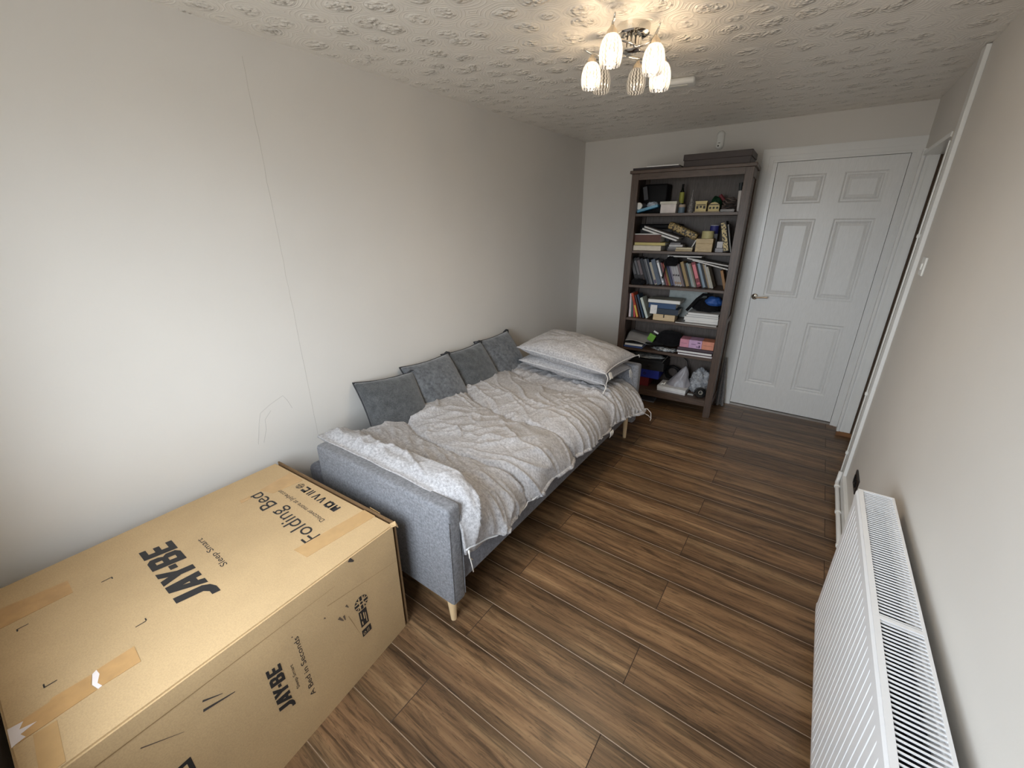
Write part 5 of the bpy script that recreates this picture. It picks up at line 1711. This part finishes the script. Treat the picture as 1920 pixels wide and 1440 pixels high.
    item('clear_tray', 'clear plastic tray under the crumpled clear bag', 'tray', MB().box(0.652, 0.70, 0.07, 0.099, z, z + 0.006, 0.001), paint(176, 178, 176, 0.2))
    # floor under the bookcase
    item('tablet', 'flat grey tablet on the floor under the bookcase', 'tablet', MB().box(0.24, 0.37, 0.09, 0.20, 0.0005, 0.012, 0.002), paint(128, 128, 132, 0.3))
    # grey fabric hanging down beside the door frame
    mb = MB()
    def fb(a, b):
        x = 0.884 + 0.012 * b + 0.030 * (a - 0.5) * (0.5 + 2.2 * b)
        return Vector((x, 0.345 + 0.016 * sin(a * 4 * pi) * (0.3 + b), 0.46 - 0.455 * b))
    mb.grid(fb, 24, 40)
    r = iroot('ironing_cover', (0.89, 0.33, 0.0), 'grey fabric strip with a row of eyelets between bookcase and door', 'fabric')
    o = part('fabric_strip', mb, fabric('grey canvas', srgb(104, 101, 100), srgb(148, 145, 143), 200), r, 1)
    o.modifiers.new('t', 'SOLIDIFY').thickness = 0.003
    for i in range(8):
        q = fb(0.62, 0.30 + 0.08 * i)
        part('eyelet', MB().lathe([(0.0, 0.002), (0.006, 0.002), (0.008, 0)], (q.x, q.y - 0.003, q.z), 12, Matrix.Rotation(pi / 2, 3, 'X')), M_BLACK, r)


top_items(); shelf1(); shelf2(); shelf3(); shelf4(); shelf5(); shelf6()

# ------------------------------------------------------------------ light
def light():
    # overcast sky outside; it comes in through the window opening only
    w = bpy.data.worlds.new('sky')
    sc.world = w
    w.use_nodes = True
    t = w.node_tree
    bg = t.nodes['Background']
    tc = t.nodes.new('ShaderNodeTexCoord')
    sp = t.nodes.new('ShaderNodeSeparateXYZ')
    t.links.new(tc.outputs['Generated'], sp.inputs[0])
    mr = t.nodes.new('ShaderNodeMapRange')
    mr.inputs['From Min'].default_value = -1
    t.links.new(sp.outputs['Z'], mr.inputs['Value'])
    cr = t.nodes.new('ShaderNodeValToRGB')
    e = cr.color_ramp.elements
    e[0].position = 0.44; e[0].color = (0.30, 0.30, 0.285, 1)
    e[1].position = 0.54; e[1].color = (0.82, 0.91, 1.0, 1)
    t.links.new(mr.outputs[0], cr.inputs[0])
    t.links.new(cr.outputs[0], bg.inputs['Color'])
    bg.inputs['Strength'].default_value = SKY
    ld = bpy.data.lights.new('window_daylight', 'AREA')
    ld.shape = 'RECTANGLE'
    ld.size, ld.size_y = WX1 - WX0, WZ1 - WZ0
    ld.cycles.is_portal = True
    lo = bpy.data.objects.new('window_daylight', ld)
    lo.location = ((WX0 + WX1) / 2, YN - 0.10, (WZ0 + WZ1) / 2)
    lo.rotation_euler = (radians(90), 0, 0)      # faces +Y, into the room
    COL.objects.link(lo)


SKY = 18
light()

# ------------------------------------------------------------------ camera
F_PX, RX, RY, RZ = 772.834, 68.7103, 35.6374, -0.4451
Rm = Matrix.Rotation(radians(RY), 3, 'Z') @ Matrix.Rotation(radians(RX), 3, 'X') @ Matrix.Rotation(radians(RZ), 3, 'Z')
cam = bpy.data.cameras.new('camera')
cam.sensor_width = 36
cam.sensor_fit = 'HORIZONTAL'
cam.lens = F_PX / 1920 * 36
cam.clip_start = 0.01
co = bpy.data.objects.new('camera', cam)
co.matrix_world = Matrix.Translation((2.0199, 0, 1.5859)) @ Rm.to_4x4()
COL.objects.link(co)
sc.camera = co

vs = sc.view_settings
vs.view_transform = 'Standard'
vs.look = 'None'
vs.gamma = 1
vs.use_curve_mapping = False
vs.exposure = 0.0
